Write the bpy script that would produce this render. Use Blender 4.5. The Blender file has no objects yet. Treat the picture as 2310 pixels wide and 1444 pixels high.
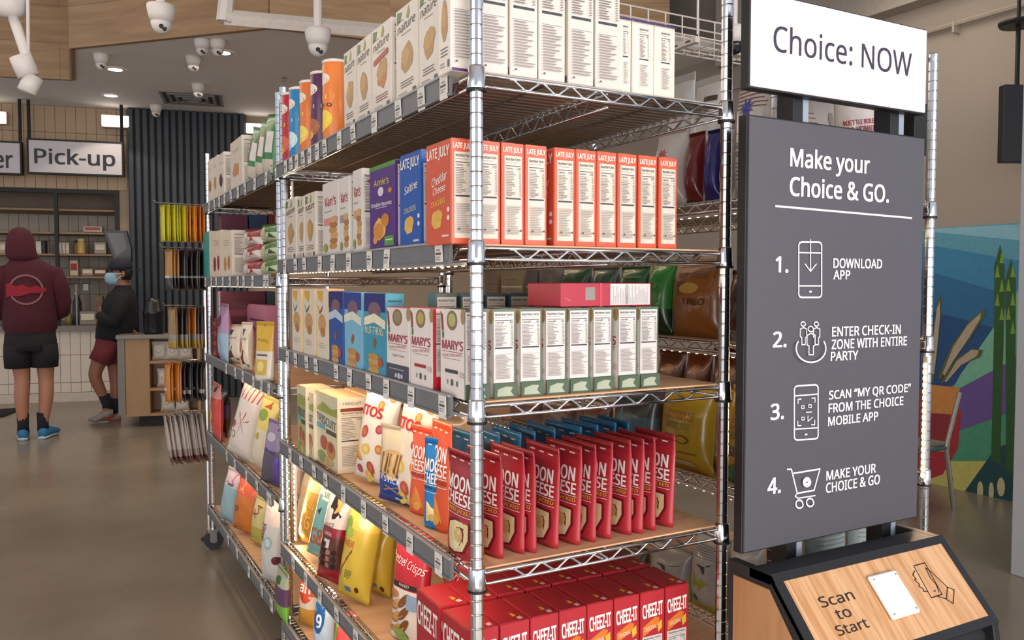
import bpy, bmesh, math, random, os
from math import sin, cos, pi, radians
from mathutils import Vector, Matrix
random.seed(7)
S = bpy.context.scene
COL = S.collection

# ---------------------------------------------------------------- camera
YAW, PIT, FPX = .5021, -.0433, 1869.26
CAM = Vector((-.6515, -1.3163, 1.30))
FW = Vector((sin(YAW)*cos(PIT), cos(YAW)*cos(PIT), sin(PIT)))
RT = Vector((cos(YAW), -sin(YAW), 0)); UP = RT.cross(FW)
cd = bpy.data.cameras.new('camera'); cam = bpy.data.objects.new('camera', cd); COL.objects.link(cam)
cam.matrix_world = Matrix(((RT.x, UP.x, -FW.x, CAM.x), (RT.y, UP.y, -FW.y, CAM.y), (RT.z, UP.z, -FW.z, CAM.z), (0, 0, 0, 1)))
cd.sensor_width = 36; cd.lens = FPX/2310*36; cd.clip_start = .05
S.camera = cam
# ---------------------------------------------------------------- world, lights, exposure
w = bpy.data.worlds.new('world'); S.world = w; w.use_nodes = True
w.node_tree.nodes['Background'].inputs[0].default_value = (.80, .86, 1, 1)
w.node_tree.nodes['Background'].inputs[1].default_value = .72
def area(name, loc, target, sx, sy, power, color):
    l = bpy.data.lights.new(name, 'AREA'); l.shape = 'RECTANGLE'; l.size = sx; l.size_y = sy
    l.energy = power; l.color = color
    o = bpy.data.objects.new(name, l); COL.objects.link(o); o.location = loc
    o.rotation_euler = (Vector(target)-Vector(loc)).to_track_quat('-Z', 'Y').to_euler()
    return o
area('window_daylight', (1.2, -5.2, 2.0), (.6, 0, 1.1), 4.0, 2.4, 190, (1, .93, .895))
area('side_window_daylight', (-4.6, -1.5, 2.2), (.0, 1.6, 1.0), 3.0, 2.4, 62, (1, .88, .76))
area('ceiling_light_store', (-1.6, 4.5, 3.15), (-1.6, 4.5, 0), 2.5, 4.0, 46, (1, .86, .70))
area('ceiling_light_back', (1.6, 6.6, 3.15), (1.6, 6.6, 0), 2.5, 1.5, 24, (1, .86, .70))
area('ceiling_light_right', (3.0, 1.9, 3.0), (3.8, 1.9, 0), 1.0, 2.0, 16, (1, .88, .74))
area('pavement_bounce', (-2.2, -3.6, .7), (-1.0, 4.5, 3.2), 3.5, 1.2, 115, (1, .93, .88))  # added fill lamp out of view, brightens the ceiling
S.view_settings.view_transform = 'Standard'; S.view_settings.look = 'None'
S.view_settings.exposure = 0.0; S.view_settings.gamma = 1; S.view_settings.use_curve_mapping = False
S.cycles.max_bounces = 6; S.cycles.sample_clamp_indirect = 4

# ---------------------------------------------------------------- pixel -> world helpers (photo frame 2310x1444)
def ray(x, y): return FW + RT*((x-1155)/FPX) - UP*((y-722)/FPX)
def on(ax, val, x, y):
    d = ray(x, y); return CAM + d*((val-CAM[ax])/d[ax])
def proj(p):
    d = Vector(p)-CAM; z = d.dot(FW); return 1155+FPX*d.dot(RT)/z, 722-FPX*d.dot(UP)/z
def bis(f, lo, hi, target):
    s = f(hi) > f(lo)
    for _ in range(40):
        m = (lo+hi)/2
        if (f(m) > target) == s: hi = m
        else: lo = m
    return (lo+hi)/2
def yat(px, X, z): return bis(lambda Y: proj((X, Y, z))[0], -.6, 5, px)
def xat(px, Y, z): return bis(lambda X: proj((X, Y, z))[0], -.5, 4, px)
def zat(py, X, Y): return bis(lambda Z: proj((X, Y, Z))[1], -.5, 3.6, py)

# ---------------------------------------------------------------- materials
def lin(h):
    h = h.lstrip('#'); r = [int(h[i:i+2], 16)/255 for i in (0, 2, 4)]
    return [c/12.92 if c < .04045 else ((c+.055)/1.055)**2.4 for c in r]+[1]
MATS = {}
def M(h, rough=.5, metal=0, emit=0, noise=.06, scale=30, bump=0, coat=0, name=None):
    k = (h, rough, metal, emit, noise, scale, bump, coat)
    if k in MATS: return MATS[k]
    m = bpy.data.materials.new(name or 'surface_'+h.strip('#')); m.use_nodes = True
    nt = m.node_tree; b = nt.nodes['Principled BSDF']; c = lin(h)
    b.inputs['Roughness'].default_value = rough; b.inputs['Metallic'].default_value = metal
    b.inputs['Base Color'].default_value = c
    if coat: b.inputs['Coat Weight'].default_value = coat
    if emit:
        b.inputs['Emission Color'].default_value = c; b.inputs['Emission Strength'].default_value = emit
    if noise or bump:
        tc = nt.nodes.new('ShaderNodeTexCoord'); n = nt.nodes.new('ShaderNodeTexNoise'); n.inputs['Scale'].default_value = scale
        nt.links.new(tc.outputs['Object'], n.inputs['Vector'])
        if noise:
            r = nt.nodes.new('ShaderNodeValToRGB')
            r.color_ramp.elements[0].position = .3; r.color_ramp.elements[1].position = .7
            r.color_ramp.elements[0].color = [x*(1-noise) for x in c[:3]]+[1]
            r.color_ramp.elements[1].color = [min(1, x*(1+noise)) for x in c[:3]]+[1]
            nt.links.new(n.outputs['Fac'], r.inputs['Fac']); nt.links.new(r.outputs['Color'], b.inputs['Base Color'])
        if bump:
            bp = nt.nodes.new('ShaderNodeBump'); bp.inputs['Strength'].default_value = bump; bp.inputs['Distance'].default_value = .01
            nt.links.new(n.outputs['Fac'], bp.inputs['Height']); nt.links.new(bp.outputs['Normal'], b.inputs['Normal'])
    MATS[k] = m; return m
def wood(name, c1, c2, rough=.45, stretch=(1, 12, 12), scale=3, ring=False):
    m = bpy.data.materials.new(name); m.use_nodes = True; nt = m.node_tree; b = nt.nodes['Principled BSDF']
    tc = nt.nodes.new('ShaderNodeTexCoord'); mp = nt.nodes.new('ShaderNodeMapping'); mp.inputs['Scale'].default_value = stretch
    n = nt.nodes.new('ShaderNodeTexNoise'); n.inputs['Scale'].default_value = scale; n.inputs['Detail'].default_value = 6
    n.inputs['Distortion'].default_value = 1.2 if ring else .4
    r = nt.nodes.new('ShaderNodeValToRGB'); r.color_ramp.elements[0].position = .35; r.color_ramp.elements[1].position = .65
    r.color_ramp.elements[0].color = lin(c1); r.color_ramp.elements[1].color = lin(c2)
    nt.links.new(tc.outputs['Object'], mp.inputs['Vector']); nt.links.new(mp.outputs[0], n.inputs['Vector'])
    nt.links.new(n.outputs['Fac'], r.inputs['Fac']); nt.links.new(r.outputs['Color'], b.inputs['Base Color'])
    b.inputs['Roughness'].default_value = rough
    return m
CHROME = M('#d9dadc', .16, 1, noise=.03, scale=60, name='chrome')
CHROMED = M('#b9b6b2', .3, 1, noise=.05, scale=60, name='dull_chrome')
BLACK = M('#0b0b0c', .55, name='black_plastic')
LINER = wood('shelf_liner', '#cfa27a', '#deb48c', .55, (2, 14, 2), 2)
WOODP = wood('maple_plank', '#a98763', '#bf9d77', .5, (1.5, 1.5, 14), 1.2)
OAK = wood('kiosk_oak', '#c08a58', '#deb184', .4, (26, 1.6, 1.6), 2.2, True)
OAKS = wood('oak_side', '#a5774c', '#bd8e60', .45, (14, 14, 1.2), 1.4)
FRAME = M('#1b1c1f', .5, name='charcoal_metal')

# ---------------------------------------------------------------- mesh builder
class MB:
    def __init__(s): s.v = []; s.f = []; s.m = []; s.mi = []
    def idx(s, mat):
        if mat not in s.m: s.m.append(mat)
        return s.m.index(mat)
    def add(s, vs, fs, mat):
        o = len(s.v); s.v += [tuple(v) for v in vs]; s.f += [tuple(i+o for i in f) for f in fs]; s.mi += [s.idx(mat)]*len(fs)
    def box(s, a, b, mat):
        x0, y0, z0 = a; x1, y1, z1 = b
        s.add([(x0,y0,z0),(x1,y0,z0),(x1,y1,z0),(x0,y1,z0),(x0,y0,z1),(x1,y0,z1),(x1,y1,z1),(x0,y1,z1)],
              [(0,3,2,1),(4,5,6,7),(0,1,5,4),(1,2,6,5),(2,3,7,6),(3,0,4,7)], mat)
    def tube(s, pts, r, mat, n=6, closed=False, cap=True, radii=None, ell=None):
        pts = [Vector(p) for p in pts]; L = len(pts); rings = []; up = None
        for i, p in enumerate(pts):
            if closed: d = pts[(i+1) % L]-pts[i-1]
            else: d = pts[min(i+1, L-1)]-pts[max(i-1, 0)]
            d = d.normalized() if d.length > 1e-9 else Vector((0, 0, 1))
            if up is None:
                up = Vector((0, 0, 1)) if abs(d.z) < .9 else Vector((1, 0, 0))
            a = d.cross(up).normalized(); b2 = a.cross(d).normalized(); up = b2
            rr = radii[i] if radii else r; ra, rb = (rr if isinstance(rr, tuple) else (rr, rr))
            rings.append([p+a*ra*cos(2*pi*k/n)+b2*rb*sin(2*pi*k/n) for k in range(n)])
        vs = [v for q in rings for v in q]; fs = []
        for i in range(L if closed else L-1):
            j = (i+1) % L
            for k in range(n): fs.append((i*n+k, i*n+(k+1) % n, j*n+(k+1) % n, j*n+k))
        if cap and not closed: fs += [tuple(reversed(range(n))), tuple(range((L-1)*n, L*n))]
        s.add(vs, fs, mat)
    def lathe(s, prof, mat, n=16, c=(0, 0, 0), capb=True, capt=True):
        vs = [(c[0]+r*cos(2*pi*k/n), c[1]+r*sin(2*pi*k/n), c[2]+z) for r, z in prof for k in range(n)]
        fs = [(i*n+k, i*n+(k+1) % n, (i+1)*n+(k+1) % n, (i+1)*n+k) for i in range(len(prof)-1) for k in range(n)]
        if capb: fs.append(tuple(reversed(range(n))))
        if capt: fs.append(tuple(range((len(prof)-1)*n, len(prof)*n)))
        s.add(vs, fs, mat)
    def prism(s, pts, z0, z1, mat, ax=2):   # polygon extruded along axis ax
        n = len(pts)
        def P(p, z): return (p[0], p[1], z) if ax == 2 else ((z, p[0], p[1]) if ax == 0 else (p[0], z, p[1]))
        s.add([P(p, z0) for p in pts]+[P(p, z1) for p in pts],
              [tuple(reversed(range(n))), tuple(range(n, 2*n))]+[(i, (i+1) % n, n+(i+1) % n, n+i) for i in range(n)], mat)
    def mesh(s, name, smooth=False, bevel=0):
        me = bpy.data.meshes.new(name); me.from_pydata(s.v, [], s.f)
        for m in s.m: me.materials.append(m)
        for p, i in zip(me.polygons, s.mi): p.material_index = i
        if bevel:
            bm = bmesh.new(); bm.from_mesh(me)
            bmesh.ops.bevel(bm, geom=bm.edges[:], offset=bevel, segments=1, affect='EDGES', clamp_overlap=True)
            bm.to_mesh(me); bm.free()
        if smooth:
            for p in me.polygons: p.use_smooth = True
        me.update(); return me
    def build(s, name, parent=None, smooth=False, bevel=0, **kw):
        return link(name, s.mesh(name, smooth, bevel), parent, **kw)
def link(name, data, parent=None, loc=(0, 0, 0), rot=(0, 0, 0), label=None, cat=None, group=None, kind=None):
    o = bpy.data.objects.new(name, data); COL.objects.link(o); o.location = loc; o.rotation_euler = rot
    if parent: o.parent = parent
    if label: o['label'] = label
    if cat: o['category'] = cat
    if group: o['group'] = group
    if kind: o['kind'] = kind
    return o
def empty(name, loc=(0, 0, 0), rot=(0, 0, 0), **kw): return link(name, None, None, loc, rot, **kw)
def copy_tree(o, parent=None):
    c = o.copy(); COL.objects.link(c)
    if parent: c.parent = parent
    for ch in [x for x in KIDS.get(o.name, [])]: copy_tree(ch, c)
    return c
KIDS = {}
def reg(o, *ch): KIDS[o.name] = list(ch); return o

# ---------------------------------------------------------------- lettering and flat print
TC = {}
try: FONT = bpy.data.fonts.load(os.path.join(bpy.utils.system_resource('DATAFILES', path='fonts'), 'NotoSansHebrew-Regular.woff2'))
except Exception: FONT = None
def tglyph(s, bold=0):
    k = (s, bold)
    if k in TC: return TC[k]
    cu = bpy.data.curves.new('t', 'FONT'); cu.font = FONT or cu.font; cu.body = s; cu.resolution_u = 2; cu.size = 1; cu.space_line = .9
    o = bpy.data.objects.new('t', cu); COL.objects.link(o); dg = bpy.context.evaluated_depsgraph_get()
    me = bpy.data.meshes.new_from_object(o.evaluated_get(dg)); bpy.data.objects.remove(o); bpy.data.curves.remove(cu)
    me.calc_loop_triangles()
    vs = [v.co.copy() for v in me.vertices]; fs = [tuple(t.vertices) for t in me.loop_triangles]; bpy.data.meshes.remove(me)
    x0 = min(v.x for v in vs); x1 = max(v.x for v in vs); y0 = min(v.y for v in vs); y1 = max(v.y for v in vs)
    if bold > .004:   # heavier weight: the same outline laid down again a hair aside
        n = len(vs); q = bold*.55; V = []; F = []
        for i, (dx, dy) in enumerate(((-q, -q*.6), (q, -q*.6), (-q, q*.6), (q, q*.6))):
            V += [Vector((v.x+dx, v.y+dy, 0)) for v in vs]; F += [tuple(a+i*n for a in f) for f in fs]
        vs, fs = V, F
    TC[k] = ([((v.x-x0)/(x1-x0)-.5, (v.y-y0)/(y1-y0)-.5, (i*4//max(1, len(vs)) if bold > .004 else 0)*.07) for i, v in enumerate(vs)], fs, (x1-x0)/(y1-y0)); return TC[k]
def decorate(mb, items, mp, W, H, grid=1, r=.4):
    """items in 0..1 (u right, v up) of a W x H face; mp(u, v, layer) -> 3D"""
    L = 1
    for it in items:
        k = it[0]
        if k == 'r':
            _, u0, v0, u1, v1, c = it; n = max(1, round(abs(u1-u0)*grid)); m = max(1, round(abs(v1-v0)*grid*1.6))
            vs = [mp(u0+(u1-u0)*i/n, v0+(v1-v0)*j/m, L) for j in range(m+1) for i in range(n+1)]
            fs = [(j*(n+1)+i, j*(n+1)+i+1, (j+1)*(n+1)+i+1, (j+1)*(n+1)+i) for j in range(m) for i in range(n)]
            mb.add(vs, fs, M(c, r)); 
        elif k in 'ep':
            if k == 'e':
                _, cu, cv, ru, rv, c = it[:6]; a = radians(it[6]) if len(it) > 6 else 0; pts = []
                for q in range(14):
                    x = ru*W*cos(2*pi*q/14); y = rv*H*sin(2*pi*q/14)
                    pts.append((cu+(x*cos(a)-y*sin(a))/W, cv+(x*sin(a)+y*cos(a))/H))
            else:
                pts, c = it[1], it[2]; cu = sum(p[0] for p in pts)/len(pts); cv = sum(p[1] for p in pts)/len(pts)
            if grid > 1:
                n = len(pts); R = 2
                vs = [mp(cu, cv, L)]+[mp(cu+(p[0]-cu)*j/R, cv+(p[1]-cv)*j/R, L) for j in range(1, R+1) for p in pts]
                fs = [(0, 1+i, 1+(i+1) % n) for i in range(n)]+[(1+i, 1+n+i, 1+n+(i+1) % n, 1+(i+1) % n) for i in range(n)]
                mb.add(vs, fs, M(c, r))
            else: mb.add([mp(p[0], p[1], L) for p in pts], [tuple(range(len(pts)))], M(c, r))
        elif k == 't':
            _, s, cu, cv, wu, hv, c = it[:7]; a = radians(it[7]) if len(it) > 7 else 0; sh = it[8] if len(it) > 8 else 0; bold = it[9] if len(it) > 9 else .012
            vs, fs, asp = tglyph(s, bold); o = []
            for x, y, q in vs:
                X = (x*wu*W)+sh*y*hv*H; Y = y*hv*H
                o.append(mp(cu+(X*cos(a)-Y*sin(a))/W, cv+(X*sin(a)+Y*cos(a))/H, L+.6+q))
            mb.add(o, fs, M(c, r))
        L += .25 if k in 'rep' else 0
def nutri(u0, v0, u1, v1, bg='#ddd4c9', cal='130', n=18, seed=1, title='Nutrition Facts', foot=True):
    R = random.Random(seed); w = u1-u0; h = v1-v0; it = []
    if bg: it.append(('r', u0, v0, u1, v1, bg))
    a, b = u0+.06*w, u1-.06*w
    it += [('t', title, (a+b)/2, v1-.04*h, w*.84, .032*h, '#2c2c2e', 0, 0, .03), ('r', a, v1-.125*h, b, v1-.115*h, '#4a4a50'),
           ('t', 'Calories', a+.22*w, v1-.15*h, .4*w, .026*h, '#3a3a3c'), ('t', cal, b-.13*w, v1-.15*h, .24*w, .03*h, '#2c2c2e'),
           ('r', a, v1-.52*h, b, v1-.5*h, '#3c3c42'), ('r', a, v1-.60*h, b, v1-.596*h, '#8a8a8a'),
           ('r', a, v1-.085*h, a+.7*w, v1-.079*h, '#8f8c88')]
    for i in range(n):
        y = v1-(.19+.31*i/n)*h; it.append(('r', a, y, a+w*R.uniform(.3, .6), y+.008*h, '#7d7974'))
        it.append(('r', b-.1*w, y, b, y+.008*h, '#827d78'))
    if foot:
        for i in range(n):
            y = v1-(.62+.34*i/n)*h; l = R.uniform(.5, .85)*w
            it.append(('r', a, y, a+l, y+.008*h, '#918b85'))
    return it

# ---------------------------------------------------------------- cartons
CARD = {}
def carton(key, name, w, h, t, front, side, top=(), cf='#e8e2d8', cs=None, ct=None):
    """front faces -X, side print faces -Y"""
    cs = cs or cf; ct = ct or cf; kk = (key, round(w, 3), round(h, 3), round(t, 3))
    if kk not in CARD:
        bm = bmesh.new(); bmesh.ops.create_cube(bm, size=1)
        for v in bm.verts: v.co = Vector((v.co.x*t, v.co.y*w, (v.co.z+.5)*h))
        bmesh.ops.bevel(bm, geom=bm.edges[:], offset=.0012, segments=2, affect='EDGES')
        me = bpy.data.meshes.new(name); bm.to_mesh(me); bm.free()
        for c in (cf, cs, ct): me.materials.append(M(c, .42, noise=.03, coat=.15))
        for p in me.polygons:
            n = p.normal; p.material_index = 0 if abs(n.x) > .5 else (1 if abs(n.y) > .5 else 2)
        e = .0004
        mf = MB(); decorate(mf, front, lambda u, v, l: (-t/2-e*l, w/2-u*w, v*h), w, h)
        ms = MB(); decorate(ms, side, lambda u, v, l: (-t/2+u*t, -w/2-e*l, v*h), t, h)
        mt = MB(); decorate(mt, top, lambda u, v, l: (-t/2+u*t, -w/2+v*w, h+e*l), t, w)
        fl = MB(); fl.box((-t/2+.003, -w/2+.003, h), (t*.12, w/2-.003, h+.0009), M(ct, .42, noise=.03))
        CARD[kk] = (me, mf.mesh('front_label') if front else None, ms.mesh('side_label') if side else None, mt.mesh('top_label') if top else None, fl.mesh('top_flap'))
    return kk
def put_carton(kk, name, loc, rot=(0, 0, 0), label='', group=None, cat='box'):
    me, mf, ms, mt, fl = CARD[kk]
    o = link(name, me, None, loc, rot, label, cat, group)
    link('top_flap', fl, o)
    if mf: link('front_label', mf, o)
    if ms: link('side_label', ms, o)
    if mt: link('top_label', mt, o)
    return o

# ---------------------------------------------------------------- bags
BAG = {}
def bag(key, w, h, d, bands, front, back=(), kind='pillow', rough=.3, seed=0, side=None):
    kk = (key, round(w, 3), round(h, 3), round(d, 3), kind, seed)
    if kk in BAG: return kk
    R = random.Random(seed); ph = [R.uniform(0, 6.28) for _ in range(8)]
    nu, nv = 14, 20
    def T(u, v):
        a = max(0, 1-abs(2*u-1)**2.4)**.55
        if kind == 'pillow':
            if v < .045 or v > .94: return .0012
            s = (v-.045)/.895; b = max(0, 1-abs(2*s**.85-1)**2.6)**.62
        else:
            b = (max(0, 1-(v/.90))**.65 if v < .90 else 0)*.95+.04
            if v < .06: b *= .86+.14*v/.06
        wr = (sin(9*u+ph[0]+7*v)*sin(13*v+ph[1]+3*u)*.5+sin(21*u+ph[2])*sin(9*v+ph[3])*.3)*(.10 if kind == 'pillow' else .05)
        return max(.0012, d/2*a*b*(1+wr))
    def P(u, v, sgn, off=0):
        b = T(.5, v)/(d/2)
        hw = w/2*(1-(.10 if kind == 'pillow' else .03)*b)
        zz = h*v
        bend = .012*sin(ph[4]+3*v)*(v > .8)
        return Vector((sgn*(T(u, v)+off)+bend*(v-.8)*5*.3, hw*(1-2*u), zz))
    m = MB(); vs = []
    for sgn in (-1, 1):
        for j in range(nv+1):
            for i in range(nu+1): vs.append(P(i/nu, j/nv, sgn))
    o = (nu+1)*(nv+1)
    m.v = [tuple(v) for v in vs]
    side = side or bands
    for j in range(nv):
        vm = (j+.5)/nv
        def cc(bs):
            for v0, v1, c in bs:
                if v0 <= vm <= v1: return c
            return bs[-1][2]
        for i in range(nu):
            a = j*(nu+1)+i
            m.f.append((a, a+1, a+nu+2, a+nu+1)); m.mi.append(m.idx(M(cc(bands), rough, noise=.04, coat=.2)))
            m.f.append((o+a, o+a+nu+1, o+a+nu+2, o+a+1)); m.mi.append(m.idx(M(cc(side), rough, noise=.04, coat=.2)))
        for i in (0, nu):
            a = j*(nu+1)+i; m.f.append((a, a+nu+1, o+a+nu+1, o+a)); m.mi.append(m.idx(M(cc(bands), rough, noise=.04, coat=.2)))
    for j in (0, nv):
        for i in range(nu):
            a = j*(nu+1)+i; m.f.append((a, o+a, o+a+1, a+1)); m.mi.append(m.mi[0 if j == 0 else -1])
    me = m.mesh('bag', smooth=True)
    bm = bmesh.new(); bm.from_mesh(me); bmesh.ops.recalc_face_normals(bm, faces=bm.faces[:]); bm.to_mesh(me); bm.free()
    mf = MB(); decorate(mf, front, lambda u, v, l: P(u, v, -1, .0006+.0004*l), w, h, grid=8, r=rough)
    mb = MB(); decorate(mb, back, lambda u, v, l: P(1-u, v, 1, .0006+.0004*l), w, h, grid=8, r=rough)
    # crimped top seal
    ms = MB(); v0 = .945 if kind == 'pillow' else .93
    n = 9
    for q in range(n):
        z0 = v0+(1-v0)*q/n; z1 = v0+(1-v0)*(q+.55)/n
        for sg in (-1, 1):
            ms.add([P(0, z0, sg, .0008), P(1, z0, sg, .0008), P(1, z1, sg, .0016), P(0, z1, sg, .0016)], [(0, 1, 2, 3)], M(bands[-1][2], rough, noise=.04))
    BAG[kk] = (me, mf.mesh('front_print') if front else None, mb.mesh('back_print') if back else None, ms.mesh('top_seal'))
    return kk
def put_bag(kk, name, loc, rot=(0, 0, 0), label='', group=None, cat='bag'):
    me, mf, mb, ms = BAG[kk]
    o = link(name, me, None, loc, rot, label, cat, group)
    if mf: link('front_print', mf, o)
    if mb: link('back_print', mb, o)
    link('top_seal', ms, o)
    return o
ORD = ['first', 'second', 'third', 'fourth', 'fifth', 'sixth', 'seventh', 'eighth', 'ninth', 'tenth', 'eleventh', 'twelfth', 'thirteenth', 'fourteenth', 'fifteenth']

# ================================================================= SETTING
def concrete():
    m = bpy.data.materials.new('polished_concrete'); m.use_nodes = True; nt = m.node_tree; b = nt.nodes['Principled BSDF']
    tc = nt.nodes.new('ShaderNodeTexCoord'); n = nt.nodes.new('ShaderNodeTexNoise'); n.inputs['Scale'].default_value = .9; n.inputs['Detail'].default_value = 8
    n2 = nt.nodes.new('ShaderNodeTexNoise'); n2.inputs['Scale'].default_value = 40; n2.inputs['Detail'].default_value = 3
    r = nt.nodes.new('ShaderNodeValToRGB'); r.color_ramp.elements[0].position = .3; r.color_ramp.elements[1].position = .75
    r.color_ramp.elements[0].color = lin('#7b7062'); r.color_ramp.elements[1].color = lin('#9a8e7d')
    mx = nt.nodes.new('ShaderNodeMixRGB'); mx.blend_type = 'MULTIPLY'; mx.inputs[0].default_value = .12
    nt.links.new(tc.outputs['Object'], n.inputs['Vector']); nt.links.new(tc.outputs['Object'], n2.inputs['Vector'])
    nt.links.new(n.outputs['Fac'], r.inputs['Fac']); nt.links.new(r.outputs['Color'], mx.inputs[1]); nt.links.new(n2.outputs['Color'], mx.inputs[2])
    nt.links.new(mx.outputs[0], b.inputs['Base Color'])
    mr = nt.nodes.new('ShaderNodeMapRange'); mr.inputs[3].default_value = .16; mr.inputs[4].default_value = .34
    nt.links.new(n.outputs['Fac'], mr.inputs[0]); nt.links.new(mr.outputs[0], b.inputs['Roughness'])
    return m
m = MB(); m.box((-6, -5, -.1), (7, 11.5, 0), concrete()); m.build('floor', kind='structure')
ZC = 3.24
A_W = -radians(12); WO = Vector((0, 8.94, 0)); EW = Vector((cos(A_W), sin(A_W), 0)); NW = Vector((sin(A_W), -cos(A_W), 0))
def wuz(x, y, d=0):
    r = ray(x, y); t = ((WO+NW*d-CAM).dot(NW))/r.dot(NW); p = CAM+r*t; return (p-WO).dot(EW), p.z
def W(**k): return dict(loc=WO, rot=(0, 0, A_W), **k)
WHITE = M('#e4dfdb', .8, noise=.02, scale=3, name='ceiling_paint')
fp = [on(2, ZC, x, y) for x, y in ((0, 170), (162, 178), (160, 107), (608, 60), (880, 92))]
d = (fp[1]-fp[0]); F0 = fp[0]-d*7; F5 = Vector((3.75, 4.05, ZC))
line = [F0, fp[1], fp[2], fp[3], fp[4], F5]
m = MB(); m.prism([(p.x, p.y) for p in line]+[(4.45, F5.y), (4.45, 11.4), (-6, 11.4)], ZC, ZC+.1, WHITE)
m.build('ceiling', kind='structure')
m = MB(); m.box((-6, -2.5, 4.25), (5, 8, 4.35), M('#b9b2aa', .8, noise=.02, scale=3)); m.build('ceiling', kind='structure')
# wood fascia around the raised ceiling, built of panels
for k in range(5):
    a, b = line[k], line[k+1]; L = (b-a).length; ang = math.atan2(b.y-a.y, b.x-a.x)
    root = link('trim_%d' % (k+1), None, None, (a.x, a.y, 0), (0, 0, ang), kind='structure')
    m = MB(); m.box((0, .0, ZC-.012), (L, .03, 4.25), M('#8a6c50', .6)); m.build('backing', root)
    z = ZC-.012; row = 0
    while z < 4.2:
        x = 0 if row % 2 == 0 else -.6
        while x < L:
            x0, x1 = max(0, x), min(L, x+1.6)
            if x1-x0 > .02:
                m = MB(); m.box((x0+.001, -.015, z+.001), (x1-.001, 0, min(4.25, z+.34)-.001), WOODP); m.build('wood_panel', root)
            x += 1.6
        z += .34; row += 1
TAN = M('#b39a7c', .55, noise=.03, name='tan_tile'); GROUT = M('#8c7860', .8)
WT = M('#d6cabb', .25, noise=.03, name='white_tile'); WG = M('#7c6f60', .8)
# back wall in pieces around the niche
uL, zc = wuz(144, 733)[0], wuz(144, 735)[1]
uN = wuz(270, 500)[0]; zN = wuz(144, 427)[1]; uE = wuz(290, 500)[0]
m = MB()
m.box((-3.5, 0, zN), (uE, .7, ZC), GROUT); m.box((uN, 0, 0), (7, .7, ZC), M('#a4917b', .7, noise=.03, scale=5)); m.box((-3.5, .5, 0), (uN, .7, zN), WG)
wb = m.build('wall_back', kind='structure', **W())
tm = MB(); tm.box((0, -.008, 0), (.0985, 0, .30), TAN); tme = tm.mesh('tile', bevel=.002)
u = uE-.1
while u > -1.45:
    z = zN+.005
    while z < ZC-.3:
        link('tile', tme, wb, (u, 0, z)); z += .305
    link('tile', tme, wb, (u, 0, z)).scale = (1, 1, max(.05, (ZC-z-.003)/.30)); u -= .102
tm = MB(); tm.box((0, -.008, 0), (.0985, 0, .30), M('#a09585', .45, noise=.03)); tme2 = tm.mesh('tile', bevel=.002)
u = uN-.1
while u > -1.45:
    z = zc+.04
    while z < zN-.29: link('tile', tme2, wb, (u, .5, z)); z += .305
    u -= .102
# counter
m = MB(); m.box((-3.5, -.008, .1), (uN-.002, .45, zc-.06), WG); m.box((uN-.002, -.008, .1), (uE-.002, -.001, zc-.06), WG); m.box((-3.5, -.012, 0), (uE-.002, -.001, .1), M('#c9bfb0', .6))
ct = m.build('service_counter', label='long white tiled service counter with grey stone top under the back niche', cat='counter', **W())
m = MB(); m.box((-3.5, -.06, zc-.06), (uN-.002, .49, zc), M('#7d756c', .4, noise=.1, scale=20)); m.box((uN-.002, -.06, zc-.06), (uE-.002, -.002, zc), M('#7d756c', .4, noise=.1, scale=20)); m.build('countertop', ct)
tm = MB(); tm.box((0, -.026, 0), (.0985, -.018, 1), WT); tcm = tm.mesh('tile', bevel=.002)
u = uE-.103
while u > -1.5:
    for z0, z1 in ((.105, .21), (.215, .515), (.52, .82), (.825, zc-.065)):
        if z1 > z0: link('tile', tcm, ct, (u, .01, z0)).scale = (1, 1, z1-z0)
    u -= .102
# niche frame and shelves
m = MB(); t = .045
m.box((-3.5, -.03, zN-t), (uN-.001, -.001, zN), BLACK); m.box((uN-t, -.03, zc+.001), (uN-.001, -.001, zN-t), BLACK)
um = wuz(127, 480)[0]; m.box((um-.018, -.02, zc+.001), (um+.018, .01, zN-t), BLACK)
nf = m.build('shelf_niche', label='black framed wall niche with four thin wooden shelves behind the counter', cat='shelf', **W())
for k, y in enumerate((475, 526, 574, 624)):
    z = wuz(200, y, -.15)[1]; m = MB(); m.box((-3.5, .02, z-.02), (uN-.02, .45, z), M('#8f7355', .5)); m.build('shelf_board', nf)
def wz(y, d=-.2): return wuz(200, y, d)[1]
# things on niche shelves
def jar(name, x, yb, wpx, hpx, body, lid, label, cat, d=-.15):
    u, z = wuz(x, yb, d); _, z2 = wuz(x, yb-hpx, d); u2 = wuz(x+wpx, yb, d)[0]; r = (u2-u)/2; h = z2-z
    p = WO+EW*u-NW*.15; m = MB(); m.lathe([(r*.96, 0), (r, .01), (r, h*.7), (r*.8, h*.8), (r*.8, h*.84)], M(body, .35), 14)
    o = m.build(name, None, True, loc=(p.x, p.y, z+.001), label=label, cat=cat)
    m = MB(); m.lathe([(r*.84, h*.84), (r*.84, h)], M(lid, .4), 14); m.build('lid', o, True)
def nbox(name, x, yb, wpx, hpx, c, label, cat, c2=None, tilt=0, d=-.15, group=None):
    u, z = wuz(x, yb, d); _, z2 = wuz(x, yb-hpx, d); u2 = wuz(x+wpx, yb, d)[0]; wv = u2-u; h = z2-z
    p = WO+EW*((u+u2)/2)-NW*.15; m = MB(); m.box((-wv/2, -.05, 0), (wv/2, .05, h), M(c, .5))
    o = m.build(name, None, bevel=.002, loc=(p.x, p.y, z+.001), rot=(0, tilt, A_W), label=label, cat=cat, group=group)
    m = MB(); m.box((-wv*.4, -.052, h*.35), (wv*.4, -.0502, h*.8), M(c2 or '#d8ccb8', .5)); m.build('label_patch', o)
    return o
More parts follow.
